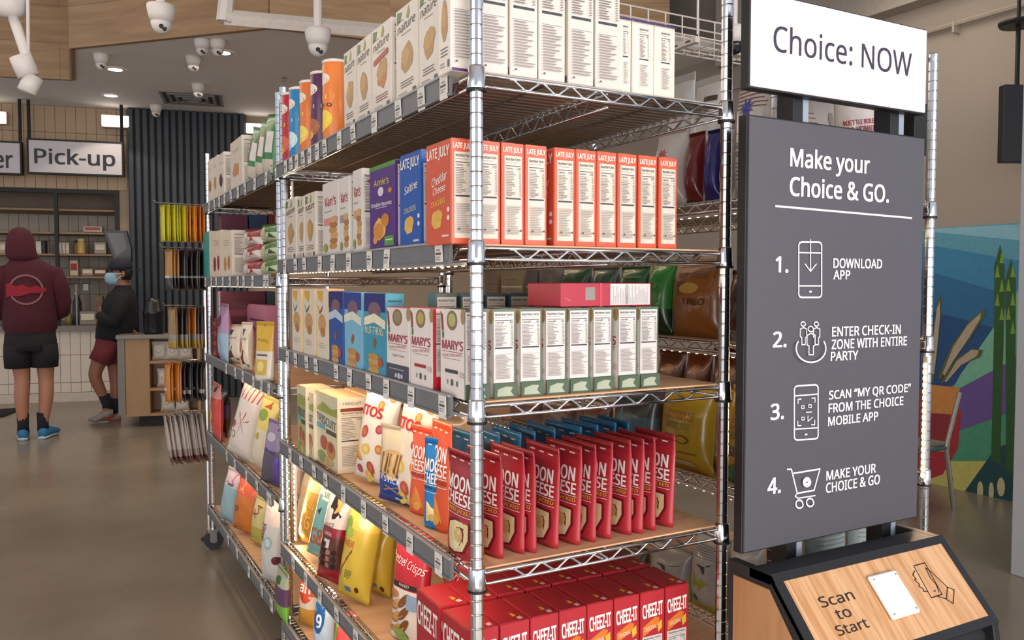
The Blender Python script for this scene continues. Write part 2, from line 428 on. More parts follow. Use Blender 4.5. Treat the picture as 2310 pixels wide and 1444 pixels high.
jar('storage_jar', 184, 573, 20, 34, '#c9a95c', '#e0cfa0', 'yellow jar with a pale lid on the third niche shelf', 'jar')
jar('storage_jar', 172, 573, 11, 30, '#7b5b33', '#3a2a1c', 'slim brown jar beside the yellow jar in the niche', 'jar')
nbox('cup_box', 215, 573, 26, 26, '#9b8e80', 'grey carton of cups at the right end of the third niche shelf', 'box')
for k, x in enumerate((135, 143, 151)):
    nbox('paper_cup_sleeve', x, 573, 7, 25, '#c9bbac', ['left', 'middle', 'right'][k]+' one of three pale cup sleeves beside the niche mullion', 'cups')
nbox('menu_box', 160, 622, 18, 34, '#c8b49c', 'small upright cream box with red print on the lowest niche shelf', 'box', '#a01c22')
nbox('napkin_box', 187, 622, 25, 16, '#a08a70', 'low tan napkin box beside the cream and red box', 'box')
nbox('basket', 214, 622, 28, 15, '#6a4a38', 'low brown basket at the right of the lowest niche shelf', 'basket')
nbox('utensil_box', 190, 524, 42, 13, '#c0aa9c', 'flat pale box lying on the second niche shelf', 'box', '#a05048')
nbox('folder', 84, 573, 12, 28, '#c9c4bd', 'white file folder on the third niche shelf beside the black one', 'folder')
nbox('folder', 98, 573, 7, 30, '#1d1a1c', 'black file folder standing on the third niche shelf', 'folder', '#2a2a2a')
nbox('paper_sack', 2, 573, 24, 26, '#b09a86', 'crumpled tan paper sack at the far left of the third niche shelf', 'sack')
nbox('counter_box', 184, 732, 36, 30, '#8a8074', 'grey box with a pale lid on the service counter', 'box', d=-.2)
nbox('cutting_board', 220, 732, 16, 64, '#7a5a3c', 'brown wooden board leaning at the back of the counter', 'board', '#6f5034', d=-.2)
def carafe(x, yb, wpx, hpx, c, label):
    u, z = wuz(x, yb, -.2); _, z2 = wuz(x, yb-hpx, -.2); u2 = wuz(x+wpx, yb, -.2)[0]; r = (u2-u)/2; h = z2-z; p = WO+EW*(u+r)-NW*.2
    m = MB(); m.lathe([(r, 0), (r*1.02, h*.3), (r*.9, h*.7), (r*.45, h*.86), (r*.5, h*.9)], M(c, .25), 14)
    o = m.build('carafe', None, True, loc=(p.x, p.y, zc+.001), label=label, cat='carafe')
    m = MB(); m.lathe([(r*.55, h*.9), (r*.75, h*.95), (r*.3, h)], M('#b8a88c', .4), 14); m.build('stopper', o, True)
carafe(164, 732, 22, 74, '#3b352e', 'tall dark carafe with a round pale stopper on the counter')
carafe(148, 732, 15, 34, '#8a7a4a', 'short olive bottle beside the tall carafe on the counter')
# faucet rail and hanging glasses
m = MB(); u0, z0 = wuz(150, 641, -.1); u1 = wuz(205, 641, -.1)[0]
m.tube([(u0, .1, z0), (u1, .1, z0)], .01, CHROMED); m.tube([(u1-.05, .1, z0), (u1-.05, .1, z0-.07)], .03, M('#b8c0c4', .1)); m.tube([(u0+.14, .1, z0), (u0+.16, .1, z0+.08)], .01, CHROMED)
m.tube([(u0+.1, .1, zc+.001), (u0+.1, .1, z0)], .012, CHROMED)
m.build('tap', label='thin brass tap rail rising from the counter under the niche', cat='tap', **W())
# signs
def sign(x0, x1, ty, by, txt, tx0, tx1, ty0, ty1, label, posts):
    ua, zt = wuz((x0+x1)/2, ty, .25); ub = wuz(x0, ty, .25)[0]; uc = wuz(x1, ty, .25)[0]; zb = wuz((x0+x1)/2, by, .25)[1]
    o = empty('hanging_sign', WO+EW*ub+NW*.25+Vector((0, 0, zb)), (0, 0, A_W), label=label, cat='sign')
    wv, h = uc-ub, zt-zb
    m = MB(); m.box((0, -.03, 0), (wv, .03, h), M('#c9c4c6', .5, noise=.02)); p = m.build('sign_face', o)
    m = MB(); q = .018
    for a, b in (((-q, -.035, -q), (wv+q, .035, 0)), ((-q, -.035, h), (wv+q, .035, h+q)), ((-q, -.035, 0), (0, .035, h)), ((wv, -.035, 0), (wv+q, .035, h))): m.box(a, b, BLACK)
    m.build('frame', o)
    for px in posts:
        up_ = wuz(px, ty, .25)[0]-ub; m = MB(); m.tube([(up_, 0, h), (up_, 0, ZC-zb)], .017, BLACK, 8); m.build('hanger_rod', o)
    m = MB(); a = wuz(tx0, 355, .25)[0]-ub; b = wuz(tx1, 355, .25)[0]-ub; z0 = wuz((x0+x1)/2, ty0, .25)[1]-zb; z1 = wuz((x0+x1)/2, ty1, .25)[1]-zb
    decorate(m, [('t', txt, (a+b)/2/wv, (z0+z1)/2/h, (b-a)/wv, (z0-z1)/h, '#1c1c2a', 0, 0, .03)], lambda u, v, l: (u*wv, -.031-l*.001, v*h), wv, h)
    m.build('lettering', o)
sign(66, 275, 321, 392, 'Pick-up', 80, 260, 338, 383, 'white hanging sign in a black frame reading Pick-up', (66, 275))
sign(-115, 46, 321, 389, 'Order', -95, 30, 338, 378, 'white hanging sign cut by the left edge, its last letters er', (-100, 46))
# added glowing boxes standing in for window light on the wall behind the signs
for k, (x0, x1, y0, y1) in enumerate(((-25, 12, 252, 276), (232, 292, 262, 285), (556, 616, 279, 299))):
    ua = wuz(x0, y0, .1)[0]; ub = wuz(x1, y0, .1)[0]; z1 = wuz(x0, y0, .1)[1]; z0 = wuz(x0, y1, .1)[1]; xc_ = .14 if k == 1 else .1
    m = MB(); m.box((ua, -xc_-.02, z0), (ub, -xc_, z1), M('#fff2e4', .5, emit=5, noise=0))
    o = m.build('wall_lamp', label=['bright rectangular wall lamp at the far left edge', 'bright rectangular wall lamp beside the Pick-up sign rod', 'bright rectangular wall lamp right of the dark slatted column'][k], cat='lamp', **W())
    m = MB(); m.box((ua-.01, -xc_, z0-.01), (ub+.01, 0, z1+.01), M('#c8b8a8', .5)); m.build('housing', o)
# dark slatted column
ua, ub = wuz(289, 400, .13)[0], wuz(556, 400, .13)[0]
m = MB(); m.box((ua, -.11, 0), (ub, 0, ZC), M('#1f242a', .6)); col = m.build('wall_column', kind='structure', **W())
n = 17; sw = (ub-ua)/n
sm = MB(); sm.box((-sw*.38, -.155, .0), (sw*.38, -.11, ZC-.002), M('#31373f', .5, noise=.05)); sme = sm.mesh('slat', bevel=.008)
for k in range(n): link('slat', sme, col, (ua+sw*(k+.5), 0, 0))
# right wall, soffit, pipe, pillar
WR = M('#a2978b', .85, noise=.02, scale=2, name='wall_paint')
m = MB(); m.box((4.345, -.5, 0), (4.5, 11.4, 4.3), WR); m.build('wall_right', kind='structure')
m = MB(); m.box((4.2, -.5, 3.11), (4.345, 4.0, 4.3), M('#aaa298', .8)); m.build('trim_6', kind='structure')
m = MB(); m.tube([(4.3, -.4, 2.925), (4.3, 3.9, 2.925)], .016, M('#a89c90', .6)); o = m.build('ceiling_pipe', label='thin painted pipe running along the top of the right wall', cat='pipe')
m = MB()
for y in (.6, 1.95, 3.2): m.box((4.285, y, 2.87), (4.345, y+.015, 2.945), M('#a89c90', .6))
m.build('clamp', o)
m = MB(); m.box((3.07, .2, 0), (3.6, .82, 4.25), M('#a9adb2', .6, noise=.02)); m.build('pillar', kind='structure', bevel=.004)
m = MB(); m.box((-6, 11.3, 0), (4.4, 11.4, ZC), WR); m.build('wall_far', kind='structure')

# ---- mural on right wall (flat painted art)
YM0, YM1, ZM = .9, 3.4, 1.66
def wm(px, py):
    p = on(0, 4.345, px, py); return ((YM1-p.y)/(YM1-YM0), p.z/ZM)
items = []
def mp_(pts, c): items.append(('p', [wm(*q) for q in pts], c))
items.append(('r', 0, 0, 1, 1, '#5b9bb0'))
mp_([(2060, 500), (2330, 545), (2330, 505), (2060, 505)], '#86b9c9')
mp_([(2060, 545), (2310, 590), (2310, 700), (2060, 640)], '#3a83ab')
mp_([(2060, 600), (2260, 660), (2310, 760), (2310, 860), (2060, 860)], '#2c6b98')
mp_([(2060, 690), (2250, 740), (2180, 860), (2060, 900)], '#234d80')
mp_([(2310, 640), (2310, 900), (2140, 900), (2170, 845), (2230, 760)], '#78b79a')
mp_([(2160, 880), (2310, 800), (2310, 930), (2170, 1000), (2130, 960)], '#6a5496')
mp_([(2130, 985), (2310, 920), (2310, 1070), (2120, 1070)], '#4c9674')
mp_([(2095, 1095), (2120, 1040), (2240, 1040), (2300, 1080), (2300, 1140)], '#c4be68')
mp_([(2250, 1010), (2310, 990), (2310, 1150), (2180, 1115)], '#1f4a52')
mp_([(2060, 880), (2150, 870), (2172, 930), (2165, 1010), (2130, 1070), (2085, 1110), (2060, 1110)], '#a8303a')
for bx, tx, ty, by, wd in ((2249, 2258, 552, 1040, 12), (2283, 2283, 583, 1060, 12)):
    mp_([(bx-wd*.8, by), (bx+wd*.9, by+6), (tx+wd*1.0, ty+130), (tx+wd, ty+50), (tx+2, ty), (tx-wd, ty+50), (tx-wd*.9, ty+130)], '#2f5a2c')
    for q in range(5):
        y = ty+18+q*32; s_ = (-1)**q*5
        mp_([(tx+s_-5, y+24), (tx+s_+6, y+24), (tx+s_+1, y-6)], '#7da033')
for x, y, r_ in ((2262, 1098, 9), (2240, 1108, 6), (2215, 1106, 7)):
    a = wm(x, y); b = wm(x+r_, y); items.append(('e', a[0], a[1], abs(b[0]-a[0]), .035, '#c9c08e'))
# leaves
for pts in ([(2098, 860), (2108, 760), (2118, 680), (2126, 662), (2127, 700), (2120, 780), (2110, 865)],
            [(2120, 850), (2150, 780), (2190, 725), (2228, 696), (2226, 712), (2195, 760), (2150, 820), (2125, 858)],
            [(2125, 862), (2160, 810), (2200, 785), (2222, 790), (2215, 805), (2170, 825), (2130, 866)]):
    mp_(pts, '#5a5f38')
    cx = sum(p[0] for p in pts)/len(pts); cy = sum(p[1] for p in pts)/len(pts)
    mp_([(cx+(p[0]-cx)*.8, cy+(p[1]-cy)*.8-(p[0]-cx)*.12) for p in pts], '#b5a58c')
mp_([(2085, 865), (2170, 875), (2155, 960), (2145, 1020), (2085, 1015)], '#cf8a48')
mp_([(2085, 930), (2158, 935), (2148, 1000), (2085, 1000)], '#8f3038')
m = MB(); m.box((4.33, YM0, 0), (4.345, YM1, ZM), M('#4f8496', .6))
mu = m.build('wall_mural', label='blue and green painted mural with asparagus spears and a potted plant on the right wall', cat='mural')
items = [('p', [(min(1, max(0, a)), min(1, max(0, b))) for a, b in it[1]], it[2]) if it[0] == 'p' else it for it in items]
m = MB(); decorate(m, items, lambda u, v, l: (4.33-.0004*l, YM1-u*(YM1-YM0), v*ZM), YM1-YM0, ZM, r=.6); m.build('painting', mu)
# chair by mural
p0 = on(2, 0, 2150, 1150); dz = (p0-CAM).dot(FW)
def cp(px, py, dd=0):
    return CAM+ray(px, py)*(dz+dd)
m = MB(); m.tube([cp(2165, 885), cp(2134, 1010), cp(2152, 1150)], .014, CHROMED, 8)
ch = m.build('metal_chair', label='thin bent metal chair frame standing in front of the mural', cat='chair')
q = cp(2134, 1010)
m = MB(); m.tube([q, q+Vector((-.36, -.02, 0))], .012, CHROMED, 8); m.tube([q, q+Vector((0, .36, 0))], .012, CHROMED, 8); m.build('seat_rail', ch)
m = MB(); m.box((q.x-.37, q.y, q.z+.012), (q.x, q.y+.36, q.z+.035), M('#8a8680', .4)); m.build('seat', ch, bevel=.005)
for dx, dy in ((-.36, 0), (-.36, .36), (0, .36)):
    m = MB(); m.tube([q+Vector((dx, dy, .0)), Vector((q.x+dx, q.y+dy, .0))], .013, CHROMED, 8); m.build('leg', ch)
m = MB(); m.tube([q+Vector((0, .36, 0)), q+Vector((.05, .38, .38))], .013, CHROMED, 8); m.build('back_post', ch)
# hanging monitor beside pillar
e0 = CAM+ray(2266, 190)*4.5; e1 = CAM+ray(2302, 365)*4.5
o = empty('hanging_monitor', e0, (0, 0, -.45), label='black monitor hung beside the grey pillar at right', cat='monitor')
m = MB(); m.box((0, 0, e1.z-e0.z), (.55, .05, 0), M('#1a1c22', .35)); m.build('screen_housing', o, bevel=.004)
m = MB(); m.tube([(.09, .03, 0), (.09, .03, .33)], .012, BLACK, 8); m.build('pole', o)
m = MB(); m.lathe([(.09, .32), (.10, .335), (.10, .345)], FRAME, 16, (.09, .03, 0)); m.build('mount_plate', o)
m = MB(); m.tube([(.09, .03, .345), (.09, .03, 4.25-e0.z)], .01, BLACK, 8); m.build('drop_rod', o)

# ---------------------------------------------------------------- ceiling gear
CW = M('#d9d3cd', .5, noise=.02)
def dome(px, py, z, label, depth=None, s=1, lens=(0, -.5), dark=False):
    p = on(2, z, px, py) if depth is None else CAM+ray(px, py)*depth
    o = empty('dome_camera', p, (0, 0, 0), label=label, cat='security camera'); 
    m = MB(); m.lathe([(.062*s, 0), (.062*s, -.018*s), (.056*s, -.05*s), (.046*s, -.075*s)], CW, 18); m.build('base', o, True)
    d = (CAM-p); d.z = 0; d.normalize(); sd = Vector((-d.y, d.x, 0))
    c = Vector((0, 0, -.078*s)); m = MB()
    ring = [(.044*sin(a)*s, -.044*cos(a)*s) for a in [pi*.5-k*pi/16 for k in range(9)]]
    m.lathe([(abs(r)+.0001, c.z-abs(z_)) for r, z_ in [(.046*s*cos(k*pi/16), .052*s*sin(k*pi/16)) for k in range(9)]], M('#16161a', .15) if dark else CW, 16); m.build('turret', o, True)
    m = MB()
    for k in (0, 1):
        q = c+(d*.8+sd*(lens[0]+.35*k)+Vector((0, 0, -.55-.35*k))).normalized()*.049*s
        m.tube([q-d*.004, q+d*.004], .010*s, BLACK, 10)
    m.build('lens', o); return o
for k, (x, y, nm) in enumerate(((455, 88, 'white dome camera under the fascia, left one of the close pair'), (491, 90, 'white dome camera under the fascia, right one of the close pair'),
        (436, 127, 'plain white dome camera just below the close pair'), (228, 122, 'white dome camera nearest the wood step, left of the upper downlight'),
        (447, 190, 'white dome camera right above the air vent'), (352, 237, 'white dome camera lowest in view, at the top of the dark slatted column'))):
    o = dome(x, y, ZC, nm, s=(1, 1, 1, 1, 1, 1)[k])
# cameras hung from the raised ceiling on a drop pipe
def dropcam(px, py, dep, nm, s):
    o = dome(px, py, 0, nm, depth=dep, s=s); m = MB(); m.tube([(0, 0, 0), (0, 0, 4.25-o.location.z)], .02*s, CW, 10); m.build('drop_pipe', o)
dropcam(363, 12, 4.6, 'white dome camera on a short pipe in front of the wood fascia', 1.2)
dropcam(717, 66, 4.55, 'white dome camera hanging under the white cable trunking', 1.15)
dome(1657, 62, 0, 'black glass dome camera behind the right corner post of the shelf', depth=3.4, s=.85, dark=True)
o = [x for x in COL.objects if x.name.startswith('dome_camera')][-1]
m = MB(); m.tube([(0, 0, 0), (0, 0, 4.25-o.location.z)], .012, CW, 10); m.build('drop_pipe', o)
for k, (x, y) in enumerate(((260, 156), (250, 215), (503, 118))):
    p = on(2, ZC, x, y)
    m = MB(); m.lathe([(.062, -.004), (.062, .0)], M('#fff1e0', .5, emit=14, noise=0), 20)
    o = m.build('downlight', None, loc=(p.x, p.y, ZC-.001), label=['round recessed downlight, the upper of the two at left', 'round recessed downlight, the lower of the two at left', 'round recessed downlight beside the pair of dome cameras'][k], cat='light')
    m = MB(); m.lathe([(.062, -.006), (.085, -.006), (.09, .0)], CW, 20, capb=False, capt=False); m.build('trim_ring', o)
    l = bpy.data.lights.new('downlight_lamp', 'SPOT'); l.energy = 25; l.spot_size = 1.9; l.color = (1, .86, .7); l.shadow_soft_size = .06
    lo = bpy.data.objects.new('downlight_lamp', l); COL.objects.link(lo); lo.location = (p.x, p.y, ZC-.02)
p = on(2, ZC, 434, 222)
o = empty('air_vent', (p.x, p.y, ZC), (0, 0, A_W), label='square grey air vent set in the low white ceiling', cat='vent')
GV = M('#8f8a86', .5)
for k in range(4):
    s_ = .30-.07*k; m = MB(); z = -.012-.006*k
    for a, b in (((-s_, -s_), (s_, -s_+.03)), ((-s_, s_-.03), (s_, s_)), ((-s_, -s_+.03), (-s_+.03, s_-.03)), ((s_-.03, -s_+.03), (s_, s_-.03))): m.box((a[0], a[1], z), (b[0], b[1], -.001), GV)
    m.build('louvre', o)
m = MB(); m.box((-.29, -.29, -.004), (.29, .29, 0), M('#55514e', .7)); m.build('backing', o)
p = on(2, ZC, 641, 175); m = MB(); m.lathe([(.03, 0), (.03, -.006), (.012, -.012), (.012, -.03), (.022, -.034), (.022, -.037)], CHROMED, 10)
m.build('sprinkler_head', None, loc=p, label='tiny sprinkler head in the white ceiling left of the shelf tubes', cat='sprinkler')
# track light at left
a = CAM+ray(8, 0)*3.6; b = CAM+ray(64, 140)*3.6
o = empty('track_light', a, label='white track spotlight hanging at the upper left corner', cat='light')
m = MB(); m.lathe([(.045, .05), (.07, .0), (.06, -.05), (.035, -.07)], CW, 14, (.02, 0, 0)); m.build('canopy', o, True)
m = MB(); m.tube([(.03, 0, -.05), b-a], .022, CW, 10); m.tube([Vector((.10, 0, .6)), b-a], .008, CW, 6); m.build('arm', o, True)
m = MB(); dd = Vector((.04, 0, -.10)); c = b-a
m.tube([c+Vector((-.03, 0, .02)), c+Vector((.0, 0, -.06))], .045, CW, 14); m.tube([c+Vector((.02, 0, -.06)), c+Vector((-.01, 0, -.13))], .038, CW, 14); m.build('lamp_head', o, True)
m = MB(); m.tube([(.02, 0, .05), (.02, 0, 4.25-a.z)], .015, CW, 8); m.build('stem', o)
# white trunking bar
dt = 4.9; a = CAM+ray(505, 38)*dt; b = CAM+ray(960, 78)*(dt+.55)
m = MB(); m.tube([a, b], .045, M('#e9e0d6', .5), 4)
o = m.build('cable_trunking', label='long white cable trunking bar crossing in front of the wood fascia', cat='trunking')
m = MB(); m.tube([a+Vector((0, 0, -.03)), a+Vector((.1, 0, .8))], .045, CW, 8); m.build('drop_arm', o)
# wire cable tray
z0 = 2.55
pa = CAM+ray(1340, -4)*3.3
def tr(s): return Vector((pa.x+s, pa.y+.0, pa.z))
m = MB(); n = 22; Lt = 1.9
m2 = MB()
WW = M('#d8cfc6', .5)
for dy, dz_ in ((0, 0), (0, -.045), (0, -.09), (.07, -.09), (.15, -.09), (.2, -.09), (.2, -.045), (.2, 0)):
    m.tube([tr(0)+Vector((0, dy, dz_)), tr(Lt)+Vector((0, dy, dz_))], .0035, WW, 5)
o = m.build('cable_tray', label='white wire mesh cable tray above the far end boxes', cat='cable tray')
for k in range(n):
    p = tr(Lt*k/(n-1)); m2.tube([p, p+Vector((0, 0, -.09)), p+Vector((0, .2, -.09)), p+Vector((0, .2, 0))], .0035, WW, 5)
m2.build('cross_wires', o, kind='stuff')
m = MB(); m.tube([tr(1.0)+Vector((0, .1, -.09)), Vector((tr(1.0).x, tr(1.0).y+.1, 4.25))], .006, WW, 6); m.build('hanger', o)
# perforated strut along V
pb = CAM+ray(1612, 74)*3.3; m = MB(); m.box((-.012, .1, -.012), (.012, 1.3, .012), WW); o = m.build('ceiling_strut', None, loc=pb, label='white perforated strut beneath the wire cable tray', cat='strut')
m = MB()
for k in range(14): m.box((-.0128, .13+k*.08, -.004), (-.0121, .16+k*.08, .004), M('#55504a', .6))
m.build('slots', o, kind='stuff')
m = MB(); m.tube([(0, .1, .02), (0, .1, 4.25-pb.z)], .005, WW, 6); m.build('hanger', o)

# ================================================================= WIRE SHELVING
PM = {}
def post_mesh(h):
    k = round(h, 3)
    if k not in PM:
        m = MB(); z = .1; pr = [(.0125, .06), (.0125, z)]
        while z < h-.03:
            pr += [(.0122, z+.001), (.0122, z+.0222), (.0112, z+.0232), (.0112, z+.0246)]; z += .0254
        pr += [(.0125, h-.012), (.0125, h-.004), (.009, h)]
        m.lathe(pr, CHROME, 14); PM[k] = m.mesh('post')
    return PM[k]
cm = MB(); cm.lathe([(.0165, -.002), (.0175, .0), (.0165, .010), (.0155, .036), (.0135, .040)], CHROME, 18); COLLAR = cm.mesh('collar', True)
cm = MB(); cm.lathe([(.0178, -.005), (.0178, .0)], BLACK, 18); COLLARB = cm.mesh('collar_ring')
cm = MB(); cm.tube([(-.016, 0, .045), (.016, 0, .045)], .045, M('#2b2b2d', .6), 18); cm.tube([(-.018, 0, .045), (.018, 0, .045)], .015, CHROMED, 10)
cm.box((-.025, -.018, .085), (.025, .03, .1), CHROMED); cm.box((-.026, -.012, .04), (-.020, .02, .09), CHROMED); cm.box((.020, -.012, .04), (.026, .02, .09), CHROMED)
CASTER = cm.mesh('caster', bevel=.0)
TAGW = M('#d9d4cc', .6, noise=.02)
def tagmesh():
    m = MB(); m.box((-.0016, -.016, -.023), (0, .016, .02), TAGW)
    decorate(m, [('r', .25, .7, .75, .75, '#77736e'), ('r', .12, .52, .88, .62, '#5a5754'), ('r', .15, .4, .8, .44, '#8a8681'), ('r', .15, .3, .7, .34, '#8a8681')],
             lambda u, v, l: (-.0018-.0003*l, .016-.032*u, -.023+.043*v), .032, .043)
    return m.mesh('price_tag')
TAG = tagmesh()
STRIPG = M('#6f7072', .45, noise=.04, name='price_channel')
LEDM = M('#ffd9a8', .5, emit=16, noise=0)
def shelving(name, label, X0, X1, Y0, Y1, rings, ztop, strips, tags=(), led=(), group=None):
    root = empty(name, (X0, Y0, 0), label=label, cat='shelving unit')
    if group: root['group'] = group
    Wd, L = X1-X0, Y1-Y0
    for x, y in ((0, 0), (Wd, 0), (0, L), (Wd, L)):
        p = link('post', post_mesh(ztop), root, (x, y, 0)); link('caster', CASTER, p, (0, 0, .0), (0, 0, pi/2))
    for i, z in enumerate(rings):
        m = MB(); r = .0032; zt, zb = .0262, .006
        e = .0
        for (a, b, nx) in (((0, 0), (Wd, 0), 1), ((0, L), (Wd, L), 1), ((0, 0), (0, L), 0), ((Wd, 0), (Wd, L), 0), ((Wd/2, .0), (Wd/2, L), 0)):
            A, B = Vector((a[0], a[1], 0)), Vector((b[0], b[1], 0)); d = (B-A).normalized(); ln = (B-A).length
            A2 = A+d*.014; B2 = B-d*.014
            off = Vector((0, 0, 0)) if not (a[0] == Wd/2) else Vector((0, 0, -.006))
            m.tube([A2+Vector((0, 0, zt)), B2+Vector((0, 0, zt))], r, CHROME, 6)
            m.tube([A2+Vector((0, 0, zb))+off, B2+Vector((0, 0, zb))+off], r, CHROME, 6)
            n = max(2, int((ln-.14)/.033)); n += n % 2; pts = []
            s0 = .07; st = (ln-.14)/n
            for k in range(n+1):
                q = A+d*(s0+st*k); zz = zt-.002 if k % 2 == 0 else zb+.002+off.z
                for dd in (-.004, .004): pts.append(q+d*dd+Vector((0, 0, zz)))
            m.tube(pts, .0026, CHROME, 5)
        sh = m.build('shelf', root, True, loc=(0, 0, z))
        m = MB(); n = int(L/.0254)
        for k in range(1, n):
            y = L*k/n; m.tube([(-.006, y, .0285), (Wd+.006, y, .0285)], .0016, CHROMED, 4, cap=False)
        for x in (Wd*.25, Wd*.75): m.tube([(x, 0, .0245), (x, L, .0245)], .0022, CHROMED, 4)
        m.build('deck_wires', sh, kind='stuff')
        m = MB(); m.box((.008, .006, .0305), (Wd-.006, L-.006, .0335), LINER if i else M('#b3a798', .5, noise=.05)); m.build('liner_board', sh)  # top shelf's liner is paler: bounce light on its underside put into the colour
        for x, y in ((0, 0), (Wd, 0), (0, L), (Wd, L)):
            c = link('collar', COLLAR, sh, (x, y, 0)); link('collar_ring', COLLARB, sh, (x, y, 0))
        if strips:
            m = MB(); y0, y1 = .062, L+.006
            m.prism([(-.024, -.001), (-.018, -.001), (-.018, .041), (-.024, .041)], y0, y1, STRIPG, 1)
            m.box((-.0275, y0, -.002), (-.024, y1, .003), STRIPG); m.box((-.0275, y0, .037), (-.024, y1, .041), M('#a09c98', .4))
            m.box((-.018, y0+.03, .012), (-.004, y0+.036, .03), CHROMED); m.build('price_channel', sh)
            for py in (tags[i] if i < len(tags) else []):
                py = min(max(py, Y0+.08), Y1-.014)
                o = link('price_tag', TAG, sh, (-.0262, py-Y0, .017), (0, radians(random.uniform(-3, 3)), 0))
        if led and led[i]:
            m = MB(); m.box((.004, .06, -.004), (.012, L-.02, .002), M('#cfc6ba', .5)); m.build('led_channel', sh)
            m = MB(); n = int(L/.033)
            for k in range(n): m.box((.006, .07+k*.033, -.0055), (.010, .075+k*.033, -.004), LEDM)
            m.build('led_dots', sh, kind='stuff')
            l = bpy.data.lights.new('shelf_led', 'AREA'); l.shape = 'RECTANGLE'; l.size = .012; l.size_y = L-.1; l.energy = led[i]; l.color = (1, .72, .48)
            lo = bpy.data.objects.new('shelf_led', l); COL.objects.link(lo); lo.location = (X0+.012, Y0+L/2, z-.008); lo.rotation_euler = (0, radians(-28), 0)
    return root
R1 = [1.6415, 1.338, 1.056, .753, .416, .17]
R2 = [1.64, 1.293, .925, .545, .18]
RB = [1.477, 1.124, .77, .42, .15]
WA = .582
def tagY(z, pxs): return [yat(p, -.026, z+.017) for p in pxs]
T1 = [tagY(R1[0], (645, 657, 670, 684, 699, 716, 733, 766, 797, 845, 899, 951, 1017)), tagY(R1[1], (643, 667, 687, 722, 751, 787, 834, 873, 991)),
      tagY(R1[2], (649, 667, 692, 713, 759, 789, 832, 872, 928, 999)), tagY(R1[3], (655, 680, 709, 735, 775, 821, 870, 925, 990)),
      tagY(R1[4], (662, 690, 722, 760, 803, 868, 940)), tagY(R1[5], (680, 720))]
T2 = [tagY(R2[0], (472, 484, 495, 507, 521, 537, 553, 575, 602)), tagY(R2[1], (464, 477, 488, 503, 519, 537, 550, 570, 597, 615)),
      tagY(R2[2], (511, 531, 548, 572, 590, 610)), tagY(R2[3], (512, 530, 556, 580, 605, 628)), tagY(R2[4], (515, 535, 562, 591, 620, 636))]
U1 = shelving('shelving_unit', 'near chrome wire shelving unit with crackers, cheese pouches and snack bags', 0, WA, 0, 1.398, R1, 1.935, True, T1, (0, .6, 1.1, 1.4, 1.6, 0))
U2 = shelving('shelving_unit', 'farther chrome wire shelving unit at the aisle end with green bags on top', 0, WA, 1.46, 2.92, R2, 1.93, True, T2, (0, .5, .8, 1.0, 0))
U3 = shelving('shelving_unit', 'chrome wire shelving unit right behind the dark instruction sign', .80, 1.36, .07, 1.62, RB, 1.90, False, led=(.5, .5, .3, 0, 0))
# warm led strips standing at two posts
def ledpost(x, y, z0, z1, label, e, pw):
    m = MB(); m.box((-.003, -.005, 0), (.003, .005, z1-z0), M('#cfc6ba', .5)); o = m.build('led_strip', loc=(x, y, z0), label=label, cat='light strip')
    m = MB(); n = int((z1-z0)/.017)
    for k in range(n): m.box((-.0048, -.0045, .004+k*.017), (-.003, .0045, .012+k*.017), M('#ffdcb0', .5, emit=e, noise=0))
    m.build('diodes', o, kind='stuff')
    l = bpy.data.lights.new('led_strip_lamp', 'AREA'); l.shape = 'RECTANGLE'; l.size = z1-z0; l.size_y = .01; l.energy = pw; l.color = (1, .66, .38)
    lo = bpy.data.objects.new('led_strip_lamp', l); COL.objects.link(lo); lo.location = (x, y-.012, (z0+z1)/2)
    lo.rotation_euler = (Vector((0, -1, 0))).to_track_quat('-Z', 'X').to_euler()
ledpost(.018, 1.372, .46, .74, 'lit warm led strip inside the middle post above the golden bags', 12, .7)
ledpost(.018, 1.372, 1.55, 1.63, 'short lit led strip at the middle post under the top shelf', 14, .2)
ledpost(1.335, .055, .79, 1.11, 'bright vertical led strip along the post right of the dark sign', 22, .8)

# ================================================================= PRODUCTS
DK = .0337
XF = -.018
D1 = [z+DK for z in R1]; D2 = [z+DK for z in R2]; DB = [z+DK for z in RB]
def place_carton(z0, xL, xR, ytop, t, key, name, front, side, top=(), cf='#e8e2d8', cs=None, ct=None, label='', xf=XF, xs=None, group=None, labels=None, cat='box', dy=0, h=None, yL=None, yR=None):
    yL = yat(xL, xf, z0+.08) if yL is None else yL; yR = yat(xR, xf, z0+.08) if yR is None else yR
    w = yL-yR; h = h or zat(ytop, xf, yL)-z0
    kk = carton(key, name, w-.002, h, t, front, side, top, cf, cs, ct)
    if not xs: xs = [xf]
    for i, x in enumerate(xs):
        lb = label if i == 0 and not labels else (labels(i) if labels else label)
        put_carton(kk, name, (x+t/2, (yL+yR)/2+dy+random.uniform(-.0015, .0015)*(i > 0), z0+.0005), (0, 0, 0), lb, group, cat)
    return w, h
def lines(u0, u1, v, n=2, c='#77706a', dv=.025, seed=0):
    R = random.Random(seed); return [('r', u0+R.uniform(0, .08), v-i*dv, u1-R.uniform(0, .12), v-i*dv+.009, c) for i in range(n)]
def blob(cu, cv, ru, rv, c, n=9, seed=0, asp=1):
    R = random.Random(seed); return ('p', [(cu+ru*R.uniform(.72, 1.12)*cos(2*pi*k/n), cv+rv*R.uniform(.72, 1.12)*sin(2*pi*k/n)) for k in range(n)], c)
